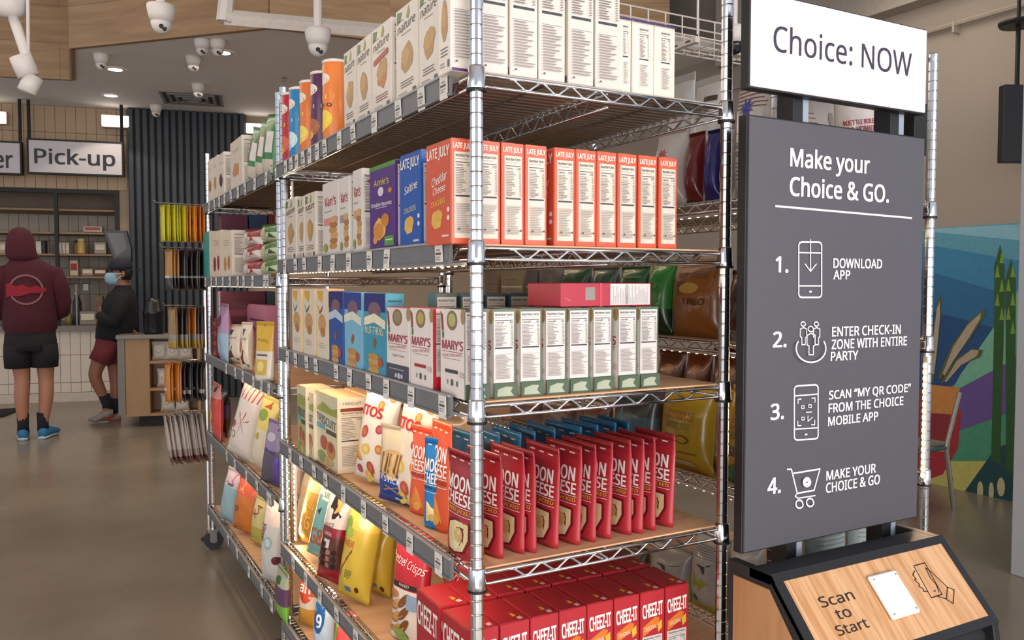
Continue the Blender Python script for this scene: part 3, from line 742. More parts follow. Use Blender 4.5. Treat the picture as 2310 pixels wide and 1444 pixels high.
def nature(seed, red=False, blobc='#b28a55'):
    it = [('p', [(.05, .84), (.08, .97), (.30, .95), (.22, .86)], '#5d7a45'), ('p', [(.48, .86), (.60, .98), (.66, .90), (.60, .84)], '#8a9a48'),
          ('t', 'nature', .5, .79, .8, .085, '#3a2f2f', 4, .35, .0), ('t', 'back to', .25, .865, .25, .02, '#5f5650')] + lines(.2, .8, .70, 1, '#8a827a')
    it += [blob(.52, .44, .30, .17, blobc, 10, seed), blob(.45, .46, .2, .10, '#c29a63', 8, seed+1)]
    if seed % 2: it.append(blob(.66, .5, .16, .12, '#ba9159', 8, seed+2))
    it += lines(.18, .85, .20, 3, '#8f3a38' if red else '#665e58', .028, seed)+[('r', .78, .04, .92, .10, '#5a5a66')]+lines(.1, .6, .08, 2, '#a39a92', .025, seed+3)
    if red: it.append(('p', [(.12, .57), (.86, .63), (.86, .69), (.12, .63)], '#b5473f'))
    return it
NS = nutri(.08, .06, .92, .95, None, '130', 16, 3)
# ---- unit 1 top shelf, boxes
natb = [(776, 803, 'first'), (805, 837, 'x'), (839, 883, 'x'), (893, 943, 'x'), (945, 991, 'x'), (1009, 1062, 'x')]
nl = ['white cracker box with a bean-shaped cracker, beside the yellow snack tube', 'white cracker box with a pale cracker, second of its row from the tubes', 'white cracker box with red lid edge and red flavour banner',
      'white cracker box with a star-shaped cracker, right of the red-edged one', 'white cracker box showing stacked square crackers', 'white cracker box with a big clover-shaped cracker beside the near corner post']
HN = .192
for i, (a, b, _) in enumerate(natb[:5]):
    place_carton(D1[0], a, b, 0, .058, 'nat%d' % i, 'cracker_box', nature(i*3+1, i == 2, '#c07a4a' if i == 2 else '#b28a55'), NS, cf='#dcd3c6', ct='#a8423c' if i == 2 else '#6b6a4a', label=nl[i], h=HN)
Xe = [-.036, .022, .083, .144, .209, .272]
YE = .028
side_nat = nutri(.06, .04, .94, 1.2, None, '130', 16, 5)+[('r', 0, 0, 1, .022, '#4a2460'), ('r', .12, .07, .2, .085, '#5a5060')]
place_carton(D1[0], 1009, 1062, 0, .0575, 'natx', 'cracker_box', nature(16), side_nat, cf='#e3dbd0', cs='#dcd2c8', yR=YE, h=.215, xs=Xe, group='white cracker boxes queued along the top shelf end',
    labels=lambda i: nl[5] if i == 0 else 'tall white box with purple foot on the top end shelf, %s from the near post' % ORD[i-1])
for i, x in enumerate((.333, .366, .421)):
    kk = carton('sm', 'cracker_box', .1, .1515, .054 if i else .03, [], nutri(.3, .1, .78, .93, None, '120', 14, 9)+[('r', 0, .975, 1, 1, '#3b2a66')], (), '#e6ddd0', '#e6ddd0', '#3b2a66')
    put_carton(kk, 'cracker_box', (x+(.027 if i else .015), .06+YE, D1[0]), label=['shorter white cracker box mostly hidden behind the tall ones', 'shorter white cracker box with blue lid edge, left one of two', 'shorter white cracker box with blue lid edge, last at the right'][i], cat='box')
# ---- snack tubes
def tube(px0, px1, ytop, c, band, label, c2, txt=None):
    yL, yR = yat(px0, XF+.035, D1[0]+.1), yat(px1, XF+.035, D1[0]+.1); r = (yL-yR)/2*.93; r = min(r, .036)
    yc = (yL+yR)/2; h = zat(ytop, XF+r, yc)-D1[0]-.006
    m = MB(); m.lathe([(r*.97, 0), (r, .004), (r, h-.004), (r*.97, h)], M(c, .35, noise=.03, coat=.2), 24)
    o = m.build('snack_tube', None, True, loc=(XF+r+.004, yc, D1[0]+.001), label=label, cat='snack tube')
    m = MB(); m.lathe([(r*1.03, h), (r*1.03, h+.007), (r*.95, h+.009)], M('#e9d8cc', .3), 24); m.build('lid', o, True)
    m = MB(); its = [('e', .25, .80, .13, .075, '#e9dccb'), ('r', .07, .55, .43, .60, band), ('e', .27, .3, .14, .12, c2), ('e', .22, .2, .09, .06, band), ('r', .05, .05, .45, .07, c2)]
    if txt: its.append(('t', txt, .27, .47, .26, .05, '#2b1a1a', 0, 0, .03))
    decorate(m, its, lambda u, v, l: ((r+.0006*l)*cos(pi/2+u*pi*2*1.0), (r+.0006*l)*sin(pi/2+u*pi*2), v*h), 2*pi*r, h, grid=8)
    m.build('tube_print', o)
tube(651, 668, 215, '#b3202a', '#d8b23a', 'slim red snack tube nearest the middle post', '#d9604a')
tube(668, 685, 203, '#1f7fb5', '#8fd0e0', 'bright blue snack tube on the top shelf', '#c8e4ec')
tube(687, 716, 188, '#e0742a', '#e8c040', 'orange snack tube between the blue and purple tubes', '#f0d060')
tube(717, 737, 168, '#54204e', '#d9b43c', 'dark purple snack tube on the top shelf', '#a8643a')
tube(739, 771, 142, '#e8802e', '#f2c832', 'large orange and yellow snack tube beside the white boxes', '#f0d040', 'ICK Q')

# ---- unit 1 shelf 2
D = D1[1]
for i, (a, b, yt) in enumerate(((644, 668, 452), (672, 687, 447), (688, 712, 440))):
    place_carton(D, a, b, yt, .05, 'nb%d' % i, 'cracker_box', nature(i*5+2), NS, cf='#d8cebf', cs='#ddd4c6', label=['small white cracker box tucked against the middle post', 'narrow white cracker box second from the middle post', 'white cracker box with a leaf-shaped cracker, left of the red-lettered ones'][i])
def vans(seed, pk):
    it = [('t', "Van's", .5, .74, .72, .12, '#b3282e', 0, .1, .02), ('r', .08, .42, .55, .52, pk), ('r', .12, .6, .6, .615, '#a09890')]
    for k in range(6): it.append(('e', .70+.04*((k+seed) % 3-1), .14+.07*k, .24, .045, ('#c08a50', '#a8723e', '#caa066')[k % 3]))
    return it+[('e', .2, .12, .14, .06, '#8a9a50')]
for i, (a, b, yt) in enumerate(((728, 764, 417), (766, 788, 404), (796, 817, 387))):
    place_carton(D, a, b, yt, .052, 'vn%d' % i, 'cracker_box', vans(i, ('#d98a80', '#9a8a9a', '#c8a070')[i]), NS+[('p', [(.2, .86), (.5, .86), (.4, .8)], '#b3282e')], cf='#dad3cb', label=['white cracker box with red lettering and a pink flavour patch', 'white cracker box with red lettering and a grey patch', 'white cracker box with red lettering left of the purple box'][i])
purple = [('r', 0, .95, 1, 1, '#4d8a3a'), ('t', "Annie's", .48, .80, .56, .075, '#d8c54a', 0, 0, .02), ('e', .45, .69, .11, .055, '#d9d0dc'), ('e', .80, .68, .07, .03, '#c8843a'),
          ('t', 'Cheddar Bunnies', .47, .545, .80, .045, '#efe9ef', 0, 0, .02), ('r', .25, .50, .7, .51, '#b9a6c8'), blob(.42, .26, .28, .13, '#e0b25a', 11, 4), blob(.62, .34, .18, .08, '#d89a40', 9, 8),
          ('e', .62, .36, .15, .07, '#c47a2c'), ('e', .36, .24, .20, .09, '#cf8836'), ('e', .24, .14, .09, .05, '#d89440'), ('r', .60, .06, .95, .17, '#57933f'), ('r', .64, .12, .9, .135, '#c8d8b8')]
place_carton(D, 834, 893, 381, .05, 'pur', 'cracker_box', purple, nutri(.1, .05, .9, .95, '#cfc6c4', '150', 14, 2), cf='#512a7a', cs='#512a7a', ct='#4d8a3a', label='purple cracker box with green lid edge and golden crackers')
def late(c, word, yel, w1, w2=None):
    it = [('t', 'LATE JULY', .5, .885, .88, .12, '#efe6da', 0, 0, .05), ('t', w1, .55, .64, .6, .085, '#efe6e0', 8, .3, .02)]
    if w2: it.append(('t', w2, .55, .54, .5, .07, '#efe6e0', 6, .3, .02))
    it += [('t', 'CRACKERS', .5, .41, .56, .055, yel, 5, 0, .02), blob(.42, .25, .26, .11, '#e3b357', 7, 3), ('e', .5, .28, .18, .06, '#d9a84a'), ('e', .9, .33, .05, .025, '#dfe3da'), ('e', .9, .25, .05, .025, '#dfe3da'), ('r', .65, .07, .92, .09, '#d9c9b9')]
    return it
place_carton(D, 902, 950, 354, .047, 'lb', 'cracker_box', late('b', '', '#c9c4a8', 'Saltine'), nutri(.12, .05, .88, .86, '#cfc8c4', '120', 14, 2)+[('t', 'LJ', .5, .93, .3, .05, '#efe6da')], cf='#1f55a8', cs='#2460b4', label='blue cracker box between the purple and orange boxes')
oside = [('t', 'LATE JULY', .5, .928, .84, .062, '#f4e6d8', 0, 0, .06)]+nutri(.13, .055, .90, .875, '#dccfbf', '120', 16, 11)+[('e', .28, .14, .045, .011, '#4a4a4a'), ('e', .8, .14, .045, .011, '#4a4a4a')]
XO = [-.036, .015, .065, .115, .179, .2275, .276, .326, .377, .428]
place_carton(D, 961, 1019, 332, .047, 'lo', 'cracker_box', late('o', '', '#e8c050', 'Cheddar', 'Cheese'), oside, cf='#cf573b', cs='#d65a3a', label='', xs=XO, xf=-.036, yR=YE, group='orange cracker boxes in a queue on the second shelf',
    labels=lambda i: 'orange cracker box showing its front at the near corner post' if i == 0 else 'orange cracker box showing its nutrition side, %s in queue from corner post' % ORD[i])

# ---- unit 1 shelf 3
D = D1[2]
def nut(bg, band, txt, tc, seed, cookies='#c79a5c'):
    it = [('r', 0, .78, 1, 1, band), ('e', .5, .80, .30, .10, '#8a6a4a' if bg[1] in 'de' else '#7a5a6a'), ('p', [(0, .60), (0, .70), (.5, .76), (1, .68), (1, .58), (.5, .65)], tc)]
    if txt: it.append(('t', txt, .48, .55, .86, .09, tc, 0, 0, .02))
    it += [('e', .5, .40, .07, .07, '#8f5a30', -35)]
    for k in range(4): it.append(('e', .46, .07+.055*k, .26, .04, (cookies, '#b98a4c')[k % 2]))
    return it+[('e', .78, .18, .1, .06, '#b5503a')]
def nutw(seed):
    return [('p', [(.08, .97), (.6, .97), (.5, .80), (.2, .86)], '#d9a83c'), ('e', .48, .52, .32, .13, '#c79660'), ('e', .55, .40, .2, .07, '#b07a44'), ('p', [(.1, .8), (.3, .68), (.6, .78), (.5, .7), (.3, .64)], ['#5a7a8a', '#3a7a4a', '#9a3a3a'][seed])]+lines(.2, .75, .24, 3, '#a8a090', .03, seed)
for i, (a, b) in enumerate(((659, 681), (684, 711), (714, 741))):
    place_carton(D, a, b, 652, .045, 'nw%d' % i, 'cracker_box', nutw(i), NS, cf='#ded2bf', cs='#e9c98a', ct='#e0b070', label=['white cracker box with gold corner, leftmost of three beside the middle post', 'white cracker box with gold corner, middle of three', 'white cracker box with gold corner, touching the dark blue box'][i])
specs = [(742, 774, 658, '#28509a', '#2a2a6a', None, '#b9c9dc', 'dark blue cracker box with stacked crackers'), (777, 816, 660, '#7ab4cf', '#2a3f8a', None, '#d8dcc8', 'pale blue cracker box with stacked crackers'),
         (822, 870, 662, '#3c93ad', '#2a2a72', 'NUT-THINS', '#e8e0c0', 'teal cracker box with arched cream lettering')]
for i, (a, b, yt, c, bd, tx, tc, lb) in enumerate(specs):
    place_carton(D, a, b, yt, .045, 'nt%d' % i, 'cracker_box', nut(c, bd, tx, tc, i), NS, cf=c, cs=c if i else '#3a6ab0', label=lb)
# queue behind with nutrition tops visible
yb = yat(870, XF, D+.08)
kk = carton('ntq', 'cracker_box', .045, .190, .050, [], nutri(.06, .05, .94, .96, '#b9b3ab', '130', 12, 4), (), '#3c5a62', '#3b4a4c', '#39484a')
for i in range(7):
    put_carton(kk, 'cracker_box', (XF+.045+.004+.06*(i+.5)+.02, yat(880, XF, D+.18)-.055, D), label='box top with nutrition panel peeking behind the third shelf row, %s from the left' % ORD[i], group='cracker boxes behind on the third shelf', cat='box')
def mary(seed, bar, dark=False):
    it = [('e', .5, .87, .22, .115, '#8a7350'), ('e', .5, .875, .15, .075, ('#9a8460', '#b8a45c', '#b4b070')[seed]), ('e', .98 if seed < 2 else .93, .92, .08, .09, '#a88a5c'), ('p', [(.02, .97), (.12, .93), (.16, .76), (.08, .74)], '#8a4a3a'), ('e', .13, .70, .04, .05, '#4a7a44'),
          ('t', "MARY'S", .52, .59, .84, .105, '#a8203a', 0, .08, .02), ('r', .1, .51, .92, .516, '#a8203a'), ('t', 'GONE CRACKERS', .5, .475, .78, .03, '#b04a55', 3, 0, .0), ('r', .15, .43, .85, .434, '#a8203a')]
    if dark: it += [('t', 'Super Seed', .55, .36, .5, .045, '#5a5450', 0, .3, 0), ('r', 0, 0, 1, .24, '#4a4a5a'), ('r', .15, .17, .8, .185, '#9a9aa6'), ('r', .4, .07, .48, .12, '#d0d0d0'), ('r', .52, .06, .62, .13, '#d0d0d0'), ('r', .66, .07, .74, .12, '#d0d0d0')]
    else: it += [('r', .22, .27, .74, .31, bar), ('r', .30, .14, .34, .19, '#8a8480'), ('r', .46, .13, .55, .20, '#5a5654'), ('r', .68, .13, .74, .19, '#6a6664'), ('r', .82, .24, .98, .30, '#c8b8b0')]
    return it
place_carton(D, 872, 923, 693, .048, 'm1', 'cracker_box', mary(0, '', True), NS, cf='#e2d9d2', ct='#a8303a', label='white cracker box with red lettering and a dark slate foot')
redside = nutri(.14, .2, .86, .97, '#e6ddd6', '140', 14, 6)+[('r', 0, 0, .14, 1, '#b5182c'), ('r', 0, 0, 1, .18, '#b5182c')]
place_carton(D, 925, 975, 694, .048, 'm2', 'cracker_box', mary(1, '#a8303a'), redside, cf='#e4dbd4', ct='#b5303a', label='white cracker box with red lettering and a small red bar')
gside = nutri(.03, .17, .90, .97, '#dcd4cf', '140', 16, 8)+[('r', 0, 0, 1, .165, '#4c5f48'), ('p', [(.12, .02), (.85, .02), (.7, .07), (.8, .12), (.5, .13), (.15, .10)], '#a8b09a'), ('r', .42, .845, .66, .87, '#ffffff')]
XM = [-.010, .0465, .1035, .1585, .2125, .267, .3275, .3815]
place_carton(D, 993, 1051, 696, .0485, 'm3', 'cracker_box', mary(2, '#4a4648'), gside, cf='#e4dbd4', cs='#5c6a56', ct='#47503e', xf=-.010, xs=XM, yR=YE, group='cracker boxes with green feet queued on the third shelf',
    labels=lambda i: 'white cracker box with red lettering and a dark bar at the near corner post' if i == 0 else 'cracker box with green foot and nutrition panel, %s in queue from corner post' % ORD[i])
# red box lying flat on the queue
za = zat(686, .32, YE+.02); zb_ = D+.197
xl, xr = xat(1267, YE+.01, 1.27), xat(1470, YE+.01, 1.27); hm = zat(693, XF, yat(995, XF, D+.08))-D
w_, h_, t_ = xr-xl, .047, .13
zq = zat(696, -.010, yat(993, -.010, D+.08))-D
m = MB(); m.box((0, 0, 0), (w_, t_, h_), M('#b3283c', .4, noise=.03, coat=.2))
o = m.build('cracker_box', None, bevel=.0015, loc=(xl, YE+.012, D+zq+.002), label='red cracker box lying flat on top of the green-footed boxes', cat='box')
m = MB(); its = [('r', .53, .06, .985, .96, '#d9d3cf'), ('r', .255, .28, .36, .82, '#8f877c'), ('t', 'Tie.', .07, .3, .07, .14, '#d88a90'), ('r', .41, .0, .44, 1, '#c8405a')]
for k in range(22): its.append(('r', .545+.019*k, .1, .548+.019*k, .3+.6*abs(sin(k*1.7)), '#9a948e'))
its.append(('r', .705, .08, .711, .94, '#5a5656'))
decorate(m, its, lambda u, v, l: (u*w_, -.0005*l, v*h_), w_, h_); m.build('side_label', o)

# ---- unit 1 shelf 4
D = D1[3]
def trisc(seed):
    return [('r', .0, .88, 1, 1, '#d8cfa8'), ('p', [(0, .74), (.35, .88), (.75, .82), (1, .86), (1, .74)], '#9aa04a'), ('t', 'TRISCUIT', .5, .63, .86, .11, '#44566a', -3, 0, .02), ('r', .05, .50, .45, .57, '#5aa0b0'), ('r', .5, .47, .95, .53, '#5a4a3a'),
            ('e', .4, .32, .17, .10, '#b5564a'), ('e', .7, .26, .2, .12, '#c08850'), ('e', .72, .30, .12, .07, '#a84a3c'), ('e', .3, .12, .2, .08, '#8a9a58'), ('e', .62, .1, .2, .06, '#caa46a')]
tside = [('t', 'TRISCUIT', .5, .925, .66, .035, '#5a4a50'), ('r', .1, .82, .9, .865, '#8a3a30')]+nutri(.08, .05, .92, .83, None, '120', 12, 5)
place_carton(D, 671, 690, 868, .075, 'tr0', 'cracker_box', trisc(0), tside, cf='#a3a878', cs='#e2d3b6', ct='#e6c49c', label='greenish cracker box at the back of the square-cracker row', dy=.0)
place_carton(D, 680, 708, 878, .095, 'tr1', 'cracker_box', trisc(1), tside, cf='#cfc8a0', cs='#e6d6ba', ct='#ecc79c', label='cream and olive cracker box behind the nearest one', xf=XF+.01)
place_carton(D, 712, 762, 880, .08, 'tr2', 'cracker_box', trisc(2), tside, cf='#d6cca8', cs='#e9dabf', ct='#efca9e', label='', xf=XF+.02, xs=[XF+.02, XF+.105, XF+.19], group='cream cracker boxes behind the spotted bags',
    labels=lambda i: ['cream and olive cracker box with woven crackers nearest the spotted bags', 'cream cracker box second back from the aisle, its tan lid showing', 'cream cracker box deepest on the fourth shelf, its tan lid showing'][i])

def bagp(z0, xL, xR, ytop, ybot, key, bands, front, label, d=.06, lean=0, roll=0, yaw=0, X=None, kind='pillow', name='snack_bag', seed=0, cat='bag', group=None, h=None, w=None, rough=.3, side=None, back=()):
    xc = (xL+xR)/2
    if X is None: p = on(2, z0, xc, ybot); X, Y = p.x, p.y
    else: Y = yat(xc, X, z0+.1)
    if not w:
        vx, vy = X-CAM.x, Y-CAM.y; q = math.hypot(vx, vy); cph = abs(vx*cos(yaw)+vy*sin(yaw))/q; sph = math.sqrt(max(0, 1-cph*cph))
        w0 = yat(xL, X, z0+.1)-yat(xR, X, z0+.1); app = w0*vx/q; w = math.sqrt(max(.45*app*app, app*app-(d*.45*sph)**2))/cph
    hh = h or (zat(ytop, X+.5*.2*sin(lean), Y)-z0)/max(.5, cos(lean))/max(.6, cos(roll)); 
    kk = bag(key, w, hh, d, bands, front, back, kind, rough, seed, side)
    z = z0+.001+abs(sin(roll))*w*.5*.9+max(0, sin(lean))*d*.35
    vx, vy = X-CAM.x, Y-CAM.y; q = math.hypot(vx, vy)
    return put_bag(kk, name, (X+vx/q*d*.45, Y+vy/q*d*.45, z), (roll, lean, yaw), label, group, cat)
def beans(seed):
    R = random.Random(seed); it = []
    for k, (u, v) in enumerate(((.62, .80), (.3, .50), (.72, .56), (.42, .33), (.78, .36), (.6, .15), (.25, .1), (.5, .05), (.85, .9))):
        it.append(('e', u, v, .13 if k % 2 else .085, .055 if k % 2 else .05, ('#c8782e', '#b5503a', '#a8354a', '#d9b84a')[k % 4], 60*(k % 3)))
        it.append(('e', u, v, .07 if k % 2 else .05, .03, ('#dc9a4e', '#c86a50', '#c05a6c', '#e4cc78')[k % 4], 60*(k % 3)))
    return it+[('p', [(.02, .45), (.02, .16), (.34, .2)], '#cf8b3a')]
tos = [('t', 'BEANITOS', .40, .72, 1.05, .085, '#b01c24', 0, 0, .05)]
tos1 = [('t', 'ITOS', .42, .72, .62, .10, '#b01c24', 0, 0, .05)]
bagp(D, 796, 880, 880, 1098, 'bt1', [(0, .9, '#e9dccb'), (.9, 1, '#e4c8a8')], beans(1)+tos1, 'white bag spotted with beans and a tortilla corner, left one of two', .055, .10, .12, .4, seed=3)
bagp(D, 868, 955, 905, 1075, 'bt2', [(0, 1, '#d9c9b4')], beans(1)+tos1, 'white bag spotted with beans, right one partly behind the pretzel bag', .05, .14, .12, .35, seed=5, X=XF+.05)
pret = [('e', .55, .52, .45, .20, '#c9a468')]+[('p', [(.15+.09*k, .40+.02*(k % 3)), (.2+.09*k, .40), (.28+.09*k, .66), (.24+.09*k, .67)], ('#8a5a30', '#dcb87c', '#6d4424')[k % 3]) for k in range(7)]+[('t', 'ER STICKS', .5, .33, .8, .07, '#dfe3ee', -6, 0, .03), ('p', [(.3, .17), (.8, .24), (.8, .26), (.3, .19)], '#b07a50'), ('p', [(.35, .24), (.75, .14), (.75, .16), (.35, .26)], '#b07a50'), ('e', .65, .08, .07, .025, '#b9c4de')]
bagp(D, 853, 935, 968, 1143, 'prs', [(0, .40, '#27458c'), (.40, 1, '#d2bfa0')], pret, 'blue based pretzel stick bag leaning left of the orange pouch', .05, .0, .05, .45, seed=6)
bagp(D, 940, 1050, 925, 1040, 'kur', [(0, 1, '#c4a886')], [('t', 'Kurst', .4, .72, .5, .12, '#5a4030', 0, .3, 0), ('p', [(.05, .5), (.9, .6), (.9, .62), (.05, .53)], '#7a5a40'), ('e', .8, .4, .15, .3, '#8a6238')], 'beige snack bag with brown script lying behind the cheese pouches', .06, .1, 0, 0, seed=8, X=XF+.16)
def moon(cb, cd_, food, sub='WHITE CHEDDAR BLACK PEPPER', seed=0):
    return [('r', .14, .915, .28, .93, '#e8d8c8'), ('r', .42, .91, .56, .925, '#e8d8c8'), ('r', .70, .905, .84, .92, '#e8d8c8'),
            ('t', 'MOON', .47, .70, .80, .135, '#f2e9e2', 0, 0, .05), ('t', 'CHEESE', .48, .555, .86, .115, '#f2e9e2', 0, 0, .05), ('r', .06, .475, .94, .481, '#f2e9e2'),
            ('t', 'PEPPER JACKED', .5, .44, .84, .045, cb, 0, 0, .03), ('r', .06, .40, .94, .405, '#f2e9e2')]+food
food_r = [('p', [(.30, .05), (.2, .2), (.22, .33), (.45, .37), (.88, .36), (.9, .2), (.78, .06), (.5, .03)], '#6e1622'), ('p', [(.33, .07), (.24, .2), (.27, .31), (.46, .345), (.84, .34), (.85, .2), (.74, .08), (.5, .05)], '#d9c694'), ('e', .6, .22, .12, .07, '#c8a868'), ('e', .55, .12, .1, .04, '#e3d4a8')]
food_o = [('p', [(.5, .33), (.25, .08), (.85, .08)], '#d9852e'), ('e', .6, .1, .16, .05, '#e0a04a')]
food_b = [('p', [(.25, .30), (.3, .08), (.85, .08), (.7, .2)], '#e8d08a'), ('e', .55, .13, .2, .04, '#c9a45c')]
bagp(D, 927, 979, 965, 1162, 'mo', [(0, 1, '#dc5a30')], moon('#8a2a1a', '', food_o), 'orange cheese pouch standing left of the blue one', .045, 0, 0, .2, kind='pouch', name='cheese_pouch', cat='pouch', seed=11)
bagp(D, 975, 1022, 955, 1162, 'mo', [(0, 1, '#d4532c')], moon('#8a2a1a', '', food_o), 'orange cheese pouch mostly hidden behind the blue one', .045, 0, 0, .0, kind='pouch', name='cheese_pouch', cat='pouch', seed=11, X=XF+.06)
bagp(D, 958, 1021, 995, 1196, 'mb', [(0, 1, '#1c78b8')], moon('#1a3a6a', '', food_b), 'bright blue cheese pouch in front, facing the aisle', .048, 0, 0, .4, kind='pouch', name='cheese_pouch', cat='pouch', seed=12)
# red pouches
wP = .122
kk = bag('mr', wP, .196, .046, [(0, .86, '#a82a34'), (.86, 1, '#9c2832')], moon('#d9b040', '', food_r), (), 'pouch', .34, 13)
kk2 = bag('mr', wP, .196, .03, [(0, .86, '#a82a34'), (.86, 1, '#9c2832')], moon('#d9b040', '', food_r), (), 'pouch', .34, 14)
XR = [.022, .068, .118, .141, .192, .239, .280, .314, .369, .394, .432, .476]
for i, x in enumerate(XR):
    nar = i+1 < len(XR) and XR[i+1]-x < .045
    put_bag(kk2 if nar or i else kk, 'cheese_pouch', (x-.004, YE+wP/2+random.uniform(-.002, .006), D+.001), (0, random.uniform(-.02, .03), random.uniform(.0, .10)),
        'red cheese pouch at the near corner post, facing the aisle' if i == 0 else 'red cheese pouch with white lettering, %s in queue from corner post' % ORD[i], 'red cheese pouches queued on the fourth shelf', 'pouch')
kb = bag('mbb', .13, .205, .03, [(0, 1, '#2a6f9c')], moon('#1a3a6a', '', food_b), (), 'pouch', .34, 15)
for i in range(9):
    put_bag(kb, 'cheese_pouch', (.085+.047*i, .235+.006*sin(i*2.), D+.001), (0, random.uniform(-.02, .06), random.uniform(-.08, .1)),
        'dark blue cheese pouch behind the red queue, %s from the corner post' % ORD[i], 'blue cheese pouches behind the red ones', 'pouch')
# ---- unit 1 shelf 5
D = D1[4]
L5 = [
 (652, 676, 1030, 1200, 'a1', [(0, .4, '#c9a070'), (.4, 1, '#ecd2bc')], [('e', .5, .3, .25, .1, '#a86a4a')], 'pale pink bag glowing beside the led strip at the middle post', .05, .05, 0, .0),
 (664, 700, 1052, 1215, 'a2', [(0, 1, '#e6cba8')], [blob(.5, .6, .3, .1, '#e2b58a', 8, 1), ('p', [(.1, .3), (.2, .6), (.26, .5)], '#6b3a2a')], 'cream bag with brown specks at the back of the fifth shelf', .06, .12, .1, .0),
 (668, 712, 1090, 1235, 'a3', [(0, .8, '#b98a2e'), (.8, 1, '#d9bc8c')], [('t', 'CHAN', .5, .6, .6, .10, '#e0a83a', 0, 0, .05), ('t', '8G', .5, .35, .5, .2, '#dca24a', 0, 0, .05)], 'golden brown bag leaning left of the teal bag', .05, .12, .12, .1),
 (690, 738, 1095, 1268, 'a4', [(0, .82, '#76a8a0'), (.82, 1, '#b5cfc4')], [('r', .35, .75, .75, .88, '#d6d8c8'), ('t', 'SIE', .55, .82, .3, .06, '#3a5a58'), ('p', [(.3, .6), (.5, .66), (.46, .56)], '#23403c'), ('t', 'G8', .5, .28, .6, .2, '#b5563c', 0, 0, .03)], 'pale teal bag between the golden and granola bags', .05, .12, .14, .1),
 (712, 772, 1115, 1325, 'a5', [(0, .14, '#9a1f2a'), (.14, .48, '#5a2f28'), (.48, .6, '#8f1f30'), (.6, 1, '#dfcfc4')], [('p', [(.3, .98), (.85, .92), (.8, .72), (.5, .68), (.3, .8)], '#2c1c16'), ('p', [(.4, .92), (.75, .88), (.72, .76), (.5, .74)], '#c89850'), ('t', 'CRISP', .4, .60, .5, .07, '#6a5a54', 10, .3, 0), ('t', 'Milk', .5, .53, .3, .04, '#d8b0b0'), ('r', .35, .38, .6, .47, '#c9c0b8')]+[('e', .2+.2*(k % 4), .2+.07*(k//4), .08, .03, ('#8a6a5a', '#2a1512')[k % 2]) for k in range(14)], 'granola bag, white above and dark red below, left of the yellow popcorn', .065, .1, .10, .1),
 (757, 835, 1135, 1372, 'a6', [(0, .7, '#c9ac3c'), (.7, 1, '#e0c050')], [('e', .20, .72, .13, .08, '#7a9a3a'), ('e', .30, .66, .12, .05, '#93b044'), ('e', .7, .8, .2, .08, '#e8dca0'), ('t', 'VER', .38, .56, .35, .06, '#b5642a', 0, .1, .03), ('p', [(.1, .25), (.14, .25), (.55, .50), (.52, .52)], '#7a4a20'), ('p', [(.15, .22), (.18, .21), (.4, .42), (.36, .43)], '#8a5a28'), ('t', 'BJP', .5, .27, .2, .09, '#6a6a3a'), ('r', .4, .1, .58, .15, '#4a6a8a'), ('e', .75, .14, .05, .03, '#5a2a1a')], 'big yellow popcorn bag with green leaf, front one of two', .08, .06, .12, .15),
 (836, 883, 1180, 1355, 'a7', [(0, .8, '#c4a435'), (.8, 1, '#bda14a')], [('p', [(.2, .55), (.25, .55), (.6, .7), (.57, .72)], '#7a4a20'), ('t', 'BR', .4, .32, .3, .09, '#6a6a3a'), ('r', .3, .14, .6, .19, '#4a6a8a'), ('e', .8, .12, .08, .04, '#5a2a1a')], 'second yellow popcorn bag, behind the big one', .07, .04, .04, .1),
]
for (a, b, yt, yb_, k, bd, fr, lb, dd, ln, ro, yw) in L5: bagp(D, a, b, yt, yb_, k, bd, fr, lb, dd, ln, ro*1.4, yw+.4, seed=ord(k[1]))
pc = [('r', .0, .46, 1, .5, '#2a2022'), ('t', 'BAKED', .5, .485, .3, .022, '#d8d0c8'), ('t', 'SNACK FACTORY', .45, .82, .62, .035, '#7a1a22', -14), ('t', 'Pretzel Crisps', .5, .66, .95, .10, '#f0e2dc', -10, .3, 0)]
pc.insert(0, ('p', [(.12, .86), (.1, .82), (.76, .76), (.78, .81)], '#e8d8d0'))
pc += [('e', .35+.3*((k*7) % 3-1)*.6, .08+.035*k, .20, .035, ('#a8743c', '#c49458', '#7a4c24')[k % 3], 20*(k % 3)) for k in range(10)]+[('e', .35, .06, .22, .06, '#7a9a4a'), ('r', .62, .3, .95, .42, '#8aa0b4')]
bagp(D, 878, 962, 1190, 1462, 'pc', [(0, .46, '#ddd0c4'), (.46, .96, '#b0242e'), (.96, 1, '#9a1c26')], pc, 'red and white pretzel crisp bag left of the red boxes', .05, .10, 0, .3, seed=21)
bagp(D, 975, 1060, 1265, 1440, 'pc2', [(0, .4, '#ddd0c4'), (.4, 1, '#9c202b')], [('t', 'al Crisps', .5, .75, .8, .1, '#d8b8b0', -10, .3, 0)], 'darker red pretzel bag lying behind the red boxes', .05, .2, 0, 0, seed=22, X=.12)
